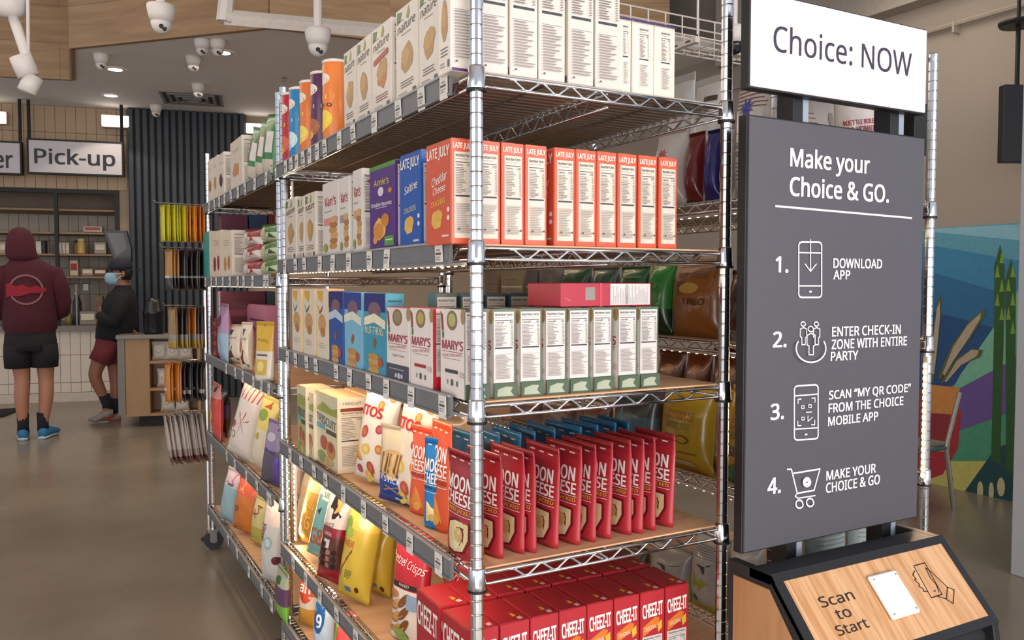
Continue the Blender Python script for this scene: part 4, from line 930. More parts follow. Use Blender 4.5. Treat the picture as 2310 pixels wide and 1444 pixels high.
# cheese cracker boxes
chf = [('t', 'CHEEZ-IT', .5, .79, .86, .22, '#f2e8de', 0, 0, .05), ('e', .5, .42, .34, .16, '#8a9a3a'), blob(.45, .35, .2, .12, '#d8a03a', 7, 3), ('e', .6, .45, .14, .07, '#4a7a2a'), ('r', .1, .06, .9, .12, '#d9a04a')]
chs = [('t', 'CHEEZ-IT', .5, .815, .82, .13, '#f4ece4', 3, 0, .07), ('p', [(.1, .56), (.75, .66), (.8, .72), (.62, .74), (.1, .66)], '#d9762e'), ('t', 'ORIGINAL', .42, .64, .5, .04, '#f0dcb8', 8), ('p', [(.70, .66), (.88, .70), (.9, .62), (.74, .58)], '#e0b040')]+nutri(.08, .0, .9, .56, '#d3cec8', '150', 12, 3, 'Nutrition Facts', False)
cht = [('p', [(.06, .86), (.20, .90), (.30, .80), (.16, .74)], '#d8a8a0'), ('t', 'CHEEZ', .3, .80, .42, .07, '#e8b0a0', -65), ('p', [(.45, .52), (.60, .58), (.66, .30), (.55, .26)], '#b8783a'), ('p', [(.55, .30), (.72, .34), (.76, .22), (.60, .18)], '#d89a30'), ('p', [(.68, .15), (.85, .18), (.86, .07), (.7, .05)], '#d8a8a0')]
yA = yat(1060, -.002, D+.15); 
XC = [-.004+.0655*i for i in range(8)]
wC = yat(997, -.004, D+.15)-YE
place_carton(D, 0, 0, 0, .063, 'ch', 'cracker_box', chf, chs, cht, '#a8222e', '#b02832', '#9c202b', yL=YE+wC, yR=YE, xf=-.004, h=.213, xs=XC, group='red cheese cracker boxes in the nearest row on the fifth shelf',
    labels=lambda i: 'red cheese cracker box in the end row, %s from the corner post' % ORD[i])
place_carton(D, 0, 0, 0, .063, 'ch', 'cracker_box', chf, chs, cht, '#a8222e', '#b02832', '#9c202b', yL=YE+2*wC+.012, yR=YE+wC+.012, xf=-.004, h=.213, xs=XC, group='red cheese cracker boxes in the second row on the fifth shelf',
    labels=lambda i: 'red cheese cracker box in the row behind, %s from the aisle' % ORD[i])
# ---- unit 1 bottom shelf
D = D1[5]
for a, b, yt, yb_, k, bd, fr, lb, ro in (
 (672, 716, 1275, 1420, 'b1', [(0, .3, '#c98f3a'), (.3, .5, '#d8c8b4'), (.5, .85, '#c8502a'), (.85, 1, '#e0a040')], [('e', .55, .6, .4, .22, '#cc4a26'), ('t', 'an', .5, .6, .6, .12, '#f0e4d8', 0, 0, .04)], 'orange and white bag low beside the middle post', .06),
 (705, 752, 1332, 1480, 'b2', [(0, 1, '#b9ccd8')], [('e', .45, .6, .32, .3, '#2a5f98'), ('t', '9', .5, .5, .25, .2, '#e8eef2', 0, 0, .05)], 'pale blue bag with a dark blue swirl on the bottom shelf', .06),
 (750, 795, 1388, 1540, 'b3', [(0, 1, '#d84a4a')], [('r', .1, .2, .32, .85, '#6ab02a')], 'coral bag with a green stripe at the bottom edge of the photo', .06)):
    bagp(D, a, b, yt, yb_, k, bd, fr, lb, .05, .05, ro, .5, seed=ord(k[1])+5)

# ================================================================= UNIT 2 PRODUCTS
D = D2[0]
for i, (a, b, yt) in enumerate(((469, 479, 365), (480, 491, 358), (492, 505, 352), (520, 546, 325))):
    place_carton(D, a, b, yt, .06, 'ub%d' % i, 'cracker_box', [blob(.5, .4, .3, .16, ('#a8743c', '#b28a55', '#3a2a30', '#c08a5a')[i], 9, i)]+lines(.2, .8, .8, 2, '#a09890', .04, i), NS, cf='#d8cdbd', cs='#ddd3c4',
        label=['farthest white box on the far unit, at its outer post', 'white box second from the outer post of the far unit top', 'white box with a dark oval picture on the far unit top', 'larger white box beside the green bags on the far unit top'][i])
gr = [('r', .05, .1, .95, .3, '#c9b8a4'), ('p', [(.15, .35), (.2, .75), (.45, .8), (.4, .35)], '#8a4a34'), ('r', .5, .4, .9, .72, '#d9d3cb'), ('p', [(.1, .86), (.9, .92), (.9, .95), (.1, .9)], '#cfd0b8')]
for i, (a, b, yt, ro) in enumerate(((541, 562, 335, .22), (557, 583, 312, .22), (574, 602, 296, .2), (590, 622, 284, .12))):
    bagp(D, a, b, yt, 0, 'gr%d' % i, [(0, 1, '#2f7a3c')], gr, 'green and brown bag leaning on the far unit top, %s from the left' % ORD[i], .045, .05, ro, .15, X=XF+.02+.01*i, seed=30+i, h=.20+.012*i)
D = D2[1]
for i, (a, b, c, lb) in enumerate(((459, 473, '#3f9a92', 'teal box edge at the outer post of the far unit'), (477, 499, '#dccdb8', 'white box with two dark red beans on the far unit'), (500, 523, '#e0d2bc', 'white box with a tan picture left of the red and green bags'))):
    place_carton(D, a, b, 526, .08, 'uc%d' % i, 'snack_box', [('e', .35, .3, .13, .16, '#7a2a24' if i == 1 else '#c08a50'), ('e', .72, .32, .12, .16, '#8a3026' if i == 1 else '#b87a44')]+lines(.2, .8, .8, 3, '#a08a78', .05, i) if i else [], NS, cf=c, cs='#dccfc0', label=lb)
for r_ in range(3):
    for i, (a, b, c, c2) in enumerate(((536, 576, '#9a2430', '#d9d3c8'), (574, 619, '#4f7a2c', '#c8cfa8'))):
        X = XF+.02; Y = yat((a+b)/2, X, D+.1); w = yat(a, X, D+.1)-yat(b, X, D+.1); z = D+.062*r_
        kk = bag('fr%d' % i, w, .066, .06, [(0, .5, c2), (.5, 1, c)], [('e', .4, .5, .15, .3, c2), ('p', [(.6, .2), (.9, .2), (.7, .8)], '#b5303a' if i == 0 else '#2f5a24')], seed=40+i)
        put_bag(kk, 'fruit_pouch', (X+.03, Y, z+.001), (random.uniform(-.06, .06), 0, 0), '%s fruit snack pouch in the small pile, %s layer' % (('red and white', 'green and white')[i], ('bottom', 'middle', 'top')[r_]), 'fruit pouches piled on the far unit', 'pouch')
D = D2[2]
for k in range(4):
    Y = yat(482, XF, D+.1); 
    m = MB(); m.box((-.04, -.03, 0), (.04, .03, .044), M('#6a1c28', .4)); o = m.build('snack_bar_box', None, bevel=.002, loc=(XF+.045, Y, D+.0455*k+.001), label='maroon snack bar box at the outer post, %s from the bottom of its stack' % ORD[k], cat='box', group='maroon bar boxes stacked at the outer post')
    m = MB(); m.box((-.0408, -.022, .012), (-.0401, .022, .03), M('#a8542a', .4)); m.build('label_patch', o)
bagp(D, 494, 516, 686, 815, 'lv', [(0, .5, '#9ab4c8'), (.5, 1, '#b08aa8')], [('e', .5, .7, .2, .1, '#6a3a5a')], 'narrow lavender and blue bag beside the maroon stack', .05, .02, 0, .0, X=XF, seed=45)
cb = [('p', [(.35, .05), (.25, .3), (.6, .45), (.85, .1)], '#6a3a24'), ('e', .3, .5, .18, .13, '#9a6034'), ('p', [(.35, .86), (.5, .7), (.62, .86)], '#3a4a5a'), ('t', 'almond', .5, .66, .6, .06, '#4a5a6a', 0, .2, 0), ('r', .8, .08, .92, .14, '#6a7a6a')]
bagp(D, 509, 548, 733, 830, 'cc', [(0, 1, '#d9cab4')], cb, 'cream bag with brown nuts picture, left of the yellow topped pouch', .05, .03, 0, .5, X=XF+.03, seed=46)
bagp(D, 543, 570, 728, 840, 'cc', [(0, 1, '#d9cab4')], cb, 'cream bag with brown picture squeezed before the yellow topped pouch', .05, .03, 0, .5, X=XF+.01, seed=47)
bagp(D, 576, 618, 727, 862, 'yp', [(0, .52, '#d6ccb8'), (.52, 1, '#cfa62a')], [('r', .2, .42, .8, .45, '#5a5248'), ('r', .2, .1, .8, .36, '#c9a83a'), ('e', .5, .24, .18, .09, '#e0cc7a'), ('e', .5, .94, .05, .02, '#8a6a20'), ('t', 'puffs', .5, .68, .6, .07, '#b58a1a', -8)], 'pouch with yellow top and cream foot at the middle post', .05, .02, 0, .5, X=XF, kind='pouch', seed=48)
for i, (a, b) in enumerate(((522, 560), (561, 602))):
    place_carton(D, a, b, 686, .06, 'pk%d' % i, 'snack_box', [('r', .1, .7, .9, .74, '#5a3a5a'), ('t', 'Jelly Bean', .5, .55, .8, .1, '#4a2a4a', 0, .2, 0), ('r', .05, .05, .95, .2, '#c08a50')], [], cf='#b87a94', label=['pink snack box at the back of the far unit, left one', 'pink snack box at the back of the far unit, right one'][i], xf=.14)
D = D2[3]
bagp(D, 478, 499, 866, 1000, 'rt', [(0, .75, '#c4453a'), (.75, 1, '#c98a80')], [('p', [(.2, .05), (.1, .45), (.3, .55), (.6, .5), (.5, .1)], '#d9b83a'), ('e', .6, .9, .12, .05, '#4a2a2a')], 'tall slim red bag with yellow splash at the outer post', .05, .02, 0, .0, X=XF, seed=50)
bagp(D, 497, 514, 882, 1000, 'dk', [(0, .4, '#4a2f22'), (.4, .7, '#5a4468'), (.7, 1, '#2a2226')], [('p', [(.2, .1), (.3, .4), (.6, .45), (.7, .1)], '#c9ac5a')], 'dark slim bag between the tall red and striped white bags', .05, .04, 0, .0, X=XF+.05, seed=51)
st = [('p', [(.05+.16*k, .99), (.13+.16*k, .99), (.04+.16*k, .74), (.0+.16*k, .74)], '#c4402a') for k in range(6)]+[('p', [(.5+.25*cos(a), .45+.15*sin(a)), (.5+.28*cos(a+.1), .45+.17*sin(a+.1)), (.5+.28*cos(a+3.2), .45+.17*sin(a+3.2))], '#a8322e') for a in (.3, 1.2, 2.2)]+[('e', .2, .4, .07, .05, '#a8403a'), ('e', .3, .28, .07, .05, '#7a6a64'), ('e', .3, .28, .05, .035, '#d9cdc4')]
bagp(D, 508, 572, 872, 1045, 'st', [(0, .74, '#d9cdc2'), (.74, 1, '#e2cfc0')], st, 'white bag with red stripes and red scribbles on the far unit', .07, .08, .28, .55, seed=52)
bagp(D, 560, 606, 905, 1066, 'ye', [(0, .55, '#d8cab2'), (.55, 1, '#d9c86a')], [('e', .4, .75, .25, .08, '#8a9a3a'), ('p', [(.3, .85), (.6, .95), (.7, .85)], '#b5503a'), ('e', .4, .45, .1, .05, '#b0a03a')], 'cream and yellow bag leaning behind the purple bag', .06, .06, .25, .5, seed=53)
bagp(D, 586, 632, 957, 1100, 'pu', [(0, .55, '#55505c'), (.55, 1, '#8a7a9a')], [('p', [(0, .62), (1, .5), (1, .44), (0, .54)], '#4a2a8a'), ('p', [(.75, .05), (.95, .05), (.95, .45), (.8, .45)], '#5a3aa8'), ('e', .75, .9, .1, .05, '#3a2a5a'), ('e', .45, .75, .25, .07, '#b8b0b8')], 'grey and purple bag at the middle post of the far unit', .05, .06, .15, .5, seed=54)
D = D2[4]
bagp(D, 494, 536, 1068, 1187, 'lb', [(0, .7, '#8fabb4'), (.7, 1, '#c4b4b8')], [('p', [(.2, .75), (.7, .98), (.85, .72)], '#c46a80'), ('r', .4, .72, .75, .77, '#5a6a70')], 'light blue bag with pink top on the lowest far shelf', .07, .05, .2, .5, seed=55)
bagp(D, 524, 580, 1090, 1212, 'or', [(0, .72, '#c4702a'), (.72, 1, '#cf5a34')], [('p', [(.2, .75), (.4, .97), (.5, .74)], '#e0a060'), ('e', .3, .45, .12, .06, '#8a5020')], 'orange bag on the lowest far shelf', .08, .06, .14, .5, seed=56)
bagp(D, 563, 597, 1130, 1235, 'gy', [(0, .4, '#a8a04a'), (.4, 1, '#c4b878')], [('t', 'KA', .5, .75, .6, .15, '#8a2a3a', 60)], 'green and yellow bag behind the tall white bag', .05, .06, .15, .4, seed=57)
wb_ = [('t', 'DAMA', .25, .62, .6, .09, '#8a2244', 75, 0, .04), ('e', .55, .5, .2, .08, '#8fb0ac'), ('e', .55, .5, .13, .05, '#d4d3cc'), ('e', .9, .3, .14, .05, '#5a1a2a'), ('p', [(.1, .9), (.7, .95), (.5, .85)], '#e0c8bc')]
bagp(D, 588, 638, 1136, 1322, 'wd', [(0, .7, '#c4c2bc'), (.7, 1, '#decabb')], wb_, 'tall white bag with crimson upright letters at the middle post', .07, .05, .04, .5, seed=58)
bagp(D, 624, 650, 1290, 1402, 'gm', [(0, .35, '#6ea83a'), (.35, .7, '#5a3a5a'), (.7, 1, '#a8b090')], [('e', .5, .8, .2, .08, '#3a5a2a')], 'small green and purple bag at the lowest end of the far unit', .04, .02, 0, 0, seed=59)

# ================================================================= REAR UNITS PRODUCTS
XB = .79
def rb(zi, xL, xR, yt, key, bands, front, label, d=.07, lean=.05, X=XB, seed=0, roll=0, name='snack_bag', rough=.3):
    bagp(DB[zi], xL, xR, yt, 0, key, bands, front, label, d, lean, roll, 0, X=X, seed=seed, name=name, rough=rough)
def burst(c): return [('p', [(.5+(.22 if k % 2 else .1)*cos(pi*k/8), .66+(.09 if k % 2 else .04)*sin(pi*k/8)) for k in range(16)], c), ('r', .2, .47, .8, .475, '#6a4a4a'), ('t', 'SEA SALT', .5, .38, .7, .045, '#5a3a44', 0, 0, .03), ('t', 'POPCORN', .5, .31, .6, .045, '#5a3a44', 0, 0, .03)]+lines(.15, .85, .24, 5, '#8a6a6a', .03, 3)
def redtext(): return [('t', 'KETTLE BOILED', .5, .90, .8, .035, '#a02a30', 0, 0, .03)]+lines(.1, .95, .85, 7, '#8a4a4a', .032, 5)+burst('#4a50a0')
rb(0, 1656, 1748, 142, 'w1', [(0, 1, '#d2cbc4')], redtext(), 'tall white bag with dark red text and a blue burst behind the corner post', .08, seed=60, rough=.2)
rb(0, 1478, 1548, 292, 'w2', [(0, 1, '#c9c0ba')], burst('#b03a5a'), 'white bag with a pink burst beside the dark red one', .08, seed=61)
rb(0, 1548, 1588, 296, 'rd', [(0, 1, '#6a1c1e')], [('e', .4, .6, .2, .2, '#7a3a34')], 'dark red glossy bag edge on the rear shelf', .06, seed=62)
rb(0, 1590, 1628, 290, 'nv', [(0, 1, '#26206a')], [('e', .5, .5, .2, .3, '#3a3a7a')], 'navy blue bag edge on the rear shelf', .05, seed=63)
rb(0, 1628, 1655, 282, 'w3', [(0, 1, '#b8aea6')], [], 'plain pale bag squeezed beside the navy one', .05, seed=64)
rb(0, 1556, 1626, 168, 'w4', [(0, 1, '#c6c0ba')], [('r', .5, .8, .9, .84, '#4a3a34')]+lines(.2, .8, .72, 3, '#5a4a44', .04, 1), 'taller white bag standing behind the navy and red bags', .07, X=.98, seed=65)
rb(0, 1500, 1558, 165, 'w5', [(0, 1, '#bab6b2')], [], 'pale silver bag behind the short white boxes', .07, X=1.0, seed=66)
# shelf 1.124
rb(1, 1512, 1640, 585, 'o8', [(0, 1, '#8a5420')], [('r', .1, .75, .9, .95, '#6a4a30'), ('e', .5, .62, .2, .07, '#b08a3a'), ('t', '1860', .6, .45, .4, .08, '#3a2414', 0, .2, .02), ('p', [(.2, .7), (.4, .72), (.3, .5)], '#4a3018')], 'brown and amber bag numbered 1860 behind the corner post', .09, seed=70)
rb(1, 1462, 1520, 590, 'g1', [(0, .35, '#16361c'), (.35, 1, '#2f7a34')], [('e', .5, .5, .25, .1, '#4a8a50'), ('r', .3, .3, .8, .33, '#8aa08a')], 'dark green bag right of the green-footed boxes', .08, seed=71)
rb(1, 1395, 1462, 600, 'g2', [(0, 1, '#2f5a38')], [('r', .1, .8, .9, .84, '#5a7a5a')], 'second dark green bag seen over the red box', .08, seed=72)
rb(1, 1262, 1330, 600, 'g3', [(0, 1, '#33503a')], [], 'third green bag, deeper along the rear shelf', .08, seed=73)
rb(1, 1332, 1394, 602, 'g4', [(0, 1, '#3f5648')], [], 'grey green bag between the green ones', .08, seed=74)
rb(1, 1642, 1740, 610, 'bn', [(0, 1, '#4a2418')], [('p', [(.7, .2), (.76, .2), (.8, .8), (.74, .8)], '#8a7a70'), ('r', .1, .0, .5, .15, '#8a8480')], 'dark brown bag between the corner post and the sign', .08, seed=75)
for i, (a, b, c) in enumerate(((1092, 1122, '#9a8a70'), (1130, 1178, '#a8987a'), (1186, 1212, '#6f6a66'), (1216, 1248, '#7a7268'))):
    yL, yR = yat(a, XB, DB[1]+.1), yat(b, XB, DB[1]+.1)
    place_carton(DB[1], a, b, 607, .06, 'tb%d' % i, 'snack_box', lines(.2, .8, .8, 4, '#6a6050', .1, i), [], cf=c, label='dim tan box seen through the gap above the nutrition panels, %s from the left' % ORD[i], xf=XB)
# shelf .77
yl1 = [('e', .4, .78, .12, .05, '#b08a2a'), ('r', .2, .86, .35, .93, '#8a7a1a'), ('t', 'Salted', .55, .66, .5, .05, '#a84a24', 0, .2, 0), ('t', 'Cassava', .5, .60, .6, .05, '#a84a24', 0, .2, 0), ('r', .25, .47, .75, .55, '#8a7a1c'), ('r', .26, .30, .44, .40, '#2a4a7a'), ('e', .62, .36, .14, .05, '#5a5014'), ('e', .62, .36, .10, .035, '#b49a24'), ('r', .3, .20, .85, .22, '#7a6a18'), ('r', .4, .06, .75, .12, '#c0b490')]
rb(2, 1488, 1612, 868, 'y1', [(0, 1, '#b09322')], yl1, 'yellow bag with a blue square behind the last red pouch', .09, seed=80)
rb(2, 1600, 1648, 880, 'y2', [(0, 1, '#a88a24')], nutri(.1, .2, .9, .8, '#c4bcac', '150', 10, 4), 'yellow bag with a pale nutrition panel behind the corner post', .05, seed=81, X=XB+.06)
rb(2, 1640, 1730, 880, 'y3', [(0, .22, '#2a7a4a'), (.22, 1, '#b8922a')], yl1[:9], 'yellow bag with green foot between the post and the sign', .08, seed=82)
for i, (a, b, c) in enumerate(((1478, 1540, '#4a2414'), (1540, 1600, '#5a2c14'), (1600, 1680, '#4f2814'))):
    rb(2, a, b, 790, 'br%d' % i, [(0, 1, c)], [('e', .6, .8, .2, .05, '#7a4a20')], 'dark brown bag top above the yellow bags, %s of three' % ORD[i], .07, X=.95, seed=83+i)
rb(2, 1382, 1484, 880, 'tl', [(0, .6, '#4a6a7a'), (.6, 1, '#3a4a4c')], [('p', [(.1, .4), (.4, .9), (.5, .4)], '#6a94a4')], 'blue grey bag left of the yellow bag', .08, seed=87)
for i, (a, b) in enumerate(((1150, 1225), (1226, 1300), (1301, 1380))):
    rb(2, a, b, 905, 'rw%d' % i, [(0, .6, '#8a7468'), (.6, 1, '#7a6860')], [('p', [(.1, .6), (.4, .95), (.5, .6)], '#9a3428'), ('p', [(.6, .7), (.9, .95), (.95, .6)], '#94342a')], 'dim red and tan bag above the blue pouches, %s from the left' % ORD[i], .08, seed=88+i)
# shelf .42
wg = [('p', [(0, .35), (.3, .48), (.7, .4), (1, .5), (1, 0), (0, 0)], '#8a9a2a'), ('p', [(.2, .6), (.9, .68), (.6, .5)], '#2f4a34'), ('e', .3, .15, .08, .05, '#1a5a50')]
rb(3, 1466, 1560, 1238, 'wg', [(0, 1, '#9a9c9c')], wg, 'white and green bag behind the red cracker boxes, left one', .08, seed=95)
rb(3, 1560, 1642, 1216, 'wg', [(0, 1, '#a2a4a4')], wg+lines(.2, .9, .85, 6, '#6a6c70', .03, 2), 'white and green bag behind the corner post', .08, seed=96)
rb(3, 1310, 1385, 1240, 'ol', [(0, 1, '#6a6a2c')], [], 'olive green bag behind the red boxes', .08, seed=97)
rb(3, 1386, 1465, 1235, 'ol2', [(0, 1, '#4a4f34')], [('e', .6, .6, .2, .1, '#6a8a7a')], 'dark olive bag behind the red boxes', .08, seed=98)
rb(3, 1643, 1735, 1200, 'ww', [(0, .4, '#7a9a2a'), (.4, 1, '#b0b4b0')], [], 'pale bag with lime foot between the post and the kiosk', .08, seed=99)
# end-facing bags of the rear unit
def endbag(z0, xL, xR, ztop, key, bands, front, label, seed):
    Y = .10; a = xat(xL, Y, z0+.15); b = xat(xR, Y, z0+.15)
    kk = bag(key, b-a, ztop-z0, .07, bands, front, (), 'pillow', .25, seed)
    put_bag(kk, 'snack_bag', ((a+b)/2, Y+.035, z0+.001), (0, -.0, pi/2), label)
endbag(DB[0], 1800, 1905, 1.83, 'e1', [(0, 1, '#d8cfc8')], lines(.02, .45, .62, 8, '#a87a78', .035, 8)+[('e', .8, .45, .12, .08, '#8f887e'), ('e', .75, .6, .08, .05, '#a8a094')], 'clear crinkled white bag left of two in the sign gap', 100)
endbag(DB[0], 1908, 1998, 1.81, 'e2', [(0, 1, '#dcd3cc')], [('t', 'KETTLE BOILED', .45, .66, .8, .04, '#b0343a', 8, 0, .04), ('t', 'HANDMADE', .45, .60, .8, .045, '#b0343a', 8, 0, .04)]+lines(.1, .7, .54, 6, '#9a6a68', .035, 9), 'white bag with red lettering seen in the sign gap', 101)
herb = [('p', [(.1, .68), (.35, .74), (.6, .69), (.8, .72), (.7, .61), (.4, .63)], '#6a7a3a'), ('e', .3, .67, .1, .03, '#8a9a44'), ('e', .55, .65, .1, .03, '#4a6a2c')]+lines(.1, .9, .56, 8, '#8a9a98', .03, 4)
for i, (a, b) in enumerate(((1735, 1832), (1836, 1928), (1932, 2022))):
    endbag(DB[3], a, b, .83-.0*i, 'hb', [(0, 1, '#a8b4b2')], herb, 'silvery bag with green herbs below the dark instruction sign, %s from the left' % ORD[i], 102+i)
# cartons at the far end of the far unit, seen through its shelves
for i, (a, b, zi, yt, c) in enumerate(((499, 560, 1, 484, '#5a1a34'), (562, 604, 1, 484, '#1f3a5c'), (606, 622, 1, 484, '#7a1c20'), (498, 600, 2, 658, '#5a1c2c'), (602, 622, 2, 658, '#2c4a50'))):
    Y = 2.74; x0, x1 = xat(a, Y, D2[zi]+.2), xat(b, Y, D2[zi]+.2); h = zat(yt, x0, Y)-D2[zi]
    kk = carton('rr%d' % i, 'carton', .11, h, x1-x0-.002, [], [('r', .1, .62, .9, .72, '#7a3a4a' if c[1] in '5' else '#3a5a7a')], (), c)
    put_carton(kk, 'carton', ((x0+x1)/2, Y+.057, D2[zi]+.0005), label=['dark maroon carton at the back of the far unit above the white boxes', 'dark blue carton beside the maroon one', 'deep red carton edge at the middle post', 'wide maroon carton above the pink boxes', 'dark teal carton right of the wide maroon one'][i])

# ================================================================= KIOSK
KX0, KX1 = .545, 1.092
def sgn(name_, y0z, z1, z0, x0, x1, mat, label):
    o = empty(name_, (x0, -.073, z0), label=label, cat='sign')
    m = MB(); m.box((0, -.023, 0), (x1-x0, 0, z1-z0), FRAME); m.build('sign_case', o, bevel=.001)
    m = MB(); m.box((.004, -.027, .004), (x1-x0-.004, -.0232, z1-z0-.004), mat); m.build('sign_face', o)
    return o
yS = -.1005
def sp(o, px, py, Wd, H): p = on(1, yS, px, py); return ((p.x-o.location.x)/Wd, (p.z-o.location.z)/H)
def signtext(o, items, Wd, H, name='lettering', lift=.0004):
    out = []
    for it in items:
        if it[0] == 't':
            _, s, xl, yl, xr, yr, hpx, c = it[:8]; b = it[8] if len(it) > 8 else .03
            a = sp(o, xl, yl, Wd, H); q = sp(o, xr, yr, Wd, H)
            dd = (Vector((o.location.x+(a[0]+q[0])/2*Wd, yS, 1))-CAM).dot(FW)
            # baseline kept level: the lines run straight across the panel
            out.append(('t', s, (a[0]+q[0])/2, (a[1]+q[1])/2, q[0]-a[0], hpx/FPX*dd/H, c, 0, 0, b))
        elif it[0] == 's':  # stroke polyline in photo pixels
            pts = [sp(o, x, y, Wd, H) for x, y in it[1]]; wd = it[2]
            for a, b in zip(pts[:-1], pts[1:]):
                A = Vector((a[0]*Wd, a[1]*H)); B = Vector((b[0]*Wd, b[1]*H)); d = (B-A); 
                if d.length < 1e-6: continue
                d.normalize(); n = Vector((-d.y, d.x))*wd/2; e = d*wd*.4
                out.append(('p', [((q.x)/Wd, (q.y)/H) for q in (A-e+n, B+e+n, B+e-n, A-e-n)], it[3]))
    m = MB(); decorate(m, out, lambda u, v, l: (u*Wd, -.0272-lift-.0003*l, v*H), Wd, H, r=.5)
    return m.build(name, o)
def ringpx(cx, cy, rx, ry, n=16, a0=0, a1=360): return [(cx+rx*cos(radians(a0+(a1-a0)*k/n)), cy-ry*sin(radians(a0+(a1-a0)*k/n))) for k in range(n+1)]
o = sgn('lit_sign', 0, 1.877, 1.686, KX0+.004, KX1, M('#fff3ec', .12, emit=.62, noise=0, coat=.5), 'bright white lit sign reading Choice: NOW above the dark panel')
signtext(o, [('t', 'Choice: NOW', 1745, 80, 2056, 150, 57, '#3a3448', .012)], KX1-KX0-.004, .191)
GP = M('#535258', .42, noise=.02, name='grey_sign_panel')
o = sgn('instruction_sign', 0, 1.634, .757, KX0, KX1, GP, 'tall dark grey instruction sign listing four numbered steps in white')
WdS, HS = KX1-KX0, .877; WH = '#f4eff0'; k = .0052
signtext(o, [('t', 'Make your', 1783, 360, 1961, 378, 53, WH, .035), ('t', 'Choice & GO.', 1782, 416, 2004, 440, 42, WH, .035),
  ('t', '1.', 1750, 596, 1777, 598, 35, WH, .04), ('t', '2.', 1744, 766, 1773, 766, 35, WH, .04), ('t', '3.', 1739, 929, 1767, 928, 36, WH, .04), ('t', '4.', 1732, 1097, 1760, 1095, 36, WH, .04),
  ('t', 'DOWNLOAD', 1880, 594, 1989, 595, 21, WH, .035), ('t', 'APP', 1880, 620, 1917, 620, 20, WH, .035),
  ('t', 'ENTER CHECK-IN', 1877, 748, 2031, 743, 21, WH, .035), ('t', 'ZONE WITH ENTIRE', 1876, 777, 2045, 769, 21, WH, .035), ('t', 'PARTY', 1874, 804, 1935, 801, 20, WH, .035),
  ('t', 'SCAN “MY QR CODE”', 1870, 892, 2054, 878, 23, WH, .035), ('t', 'FROM THE CHOICE', 1869, 920, 2037, 905, 20, WH, .035), ('t', 'MOBILE APP', 1868, 949, 1980, 940, 20, WH, .035),
  ('t', 'MAKE YOUR', 1864, 1072, 1975, 1057, 21, WH, .035), ('t', 'CHOICE & GO', 1863, 1099, 1984, 1083, 22, WH, .035)], WdS, HS)
signtext(o, [('s', [(1750, 465), (2056, 492)], k*.8, WH)], WdS, HS, 'divider_line')
def rrect(x0, y0, x1, y1, sl, c=7):
    P = [(x0+c, y0), (x1-c, y0), (x1-2, y0+2), (x1, y0+c), (x1, y1-c), (x1-2, y1-2), (x1-c, y1), (x0+c, y1), (x0+2, y1-2), (x0, y1-c), (x0, y0+c), (x0+2, y0+2), (x0+c, y0)]
    return [(x, y+sl*(x-x0)) for x, y in P]
kk_ = .0034
signtext(o, [('s', rrect(1801, 546, 1853, 671, .0), kk_, WH), ('s', [(1802, 570), (1852, 571)], kk_*.8, WH), ('s', [(1802, 645), (1852, 645)], kk_*.8, WH), ('s', [(1827, 541), (1827, 612)], kk_*.8, WH), ('s', [(1815, 596), (1827, 612), (1840, 596)], kk_*.8, WH), ('s', [(1825, 658), (1829, 658)], kk_, WH)], WdS, HS, 'phone_symbol')
signtext(o, [('s', rrect(1791, 871, 1845, 993, -.06), kk_, WH), ('s', [(1793, 893), (1844, 889)], kk_*.8, WH), ('s', [(1792, 968), (1843, 965)], kk_*.8, WH), ('s', [(1815, 980), (1819, 980)], kk_, WH),
  ('s', [(1799, 910), (1799, 901), (1806, 900)], kk_*.7, WH), ('s', [(1830, 898), (1837, 898), (1837, 907)], kk_*.7, WH), ('s', [(1798, 950), (1798, 960), (1805, 960)], kk_*.7, WH), ('s', [(1829, 958), (1836, 958), (1836, 948)], kk_*.7, WH)]+
  [('s', [(1806+dx, 915+dy), (1806+dx+6, 915+dy), (1806+dx+6, 915+dy+6), (1806+dx, 915+dy+6), (1806+dx, 915+dy)], kk_*.5, WH) for dx, dy in ((0, 0), (16, -2), (0, 26))]+
  [('s', [(1816, 930), (1828, 929)], kk_*.6, WH), ('s', [(1820, 938), (1820, 950), (1830, 941)], kk_*.6, WH)], WdS, HS, 'scan_phone_symbol')
ppl = []
for cx, cy, sc in ((1811, 731, .8), (1839, 731, .8), (1825, 742, 1)):
    ppl.append(('s', ringpx(cx, cy, 6*sc, 6*sc), kk_*.7, WH)); ppl.append(('s', [(cx-9*sc, cy+36*sc), (cx-9*sc, cy+14*sc), (cx, cy+10*sc), (cx+9*sc, cy+14*sc), (cx+9*sc, cy+36*sc), (cx+5*sc, cy+38*sc), (cx+5*sc, cy+58*sc), (cx-5*sc, cy+58*sc), (cx-5*sc, cy+38*sc), (cx-9*sc, cy+36*sc)], kk_*.7, WH))
signtext(o, ppl+[('s', ringpx(1824, 786, 33, 31, 18, 150, 390), kk_, WH)], WdS, HS, 'people_symbol')
signtext(o, [('s', [(1776, 1059), (1785, 1059), (1798, 1113), (1836, 1106), (1849, 1058), (1789, 1068)], kk_, WH), ('s', [(1798, 1113), (1793, 1119), (1799, 1124), (1838, 1118)], kk_*.8, WH), ('s', ringpx(1802, 1137, 8, 9), kk_, WH), ('s', ringpx(1825, 1133, 8, 9), kk_, WH),
  ('s', ringpx(1817, 1087, 5.5, 6.5), .009, WH)], WdS, HS, 'cart_symbol')
signtext(o, [('s', [(1812, 1087), (1816, 1092), (1823, 1080)], kk_*.7, '#535258')], WdS, HS, 'check_mark', .0012)
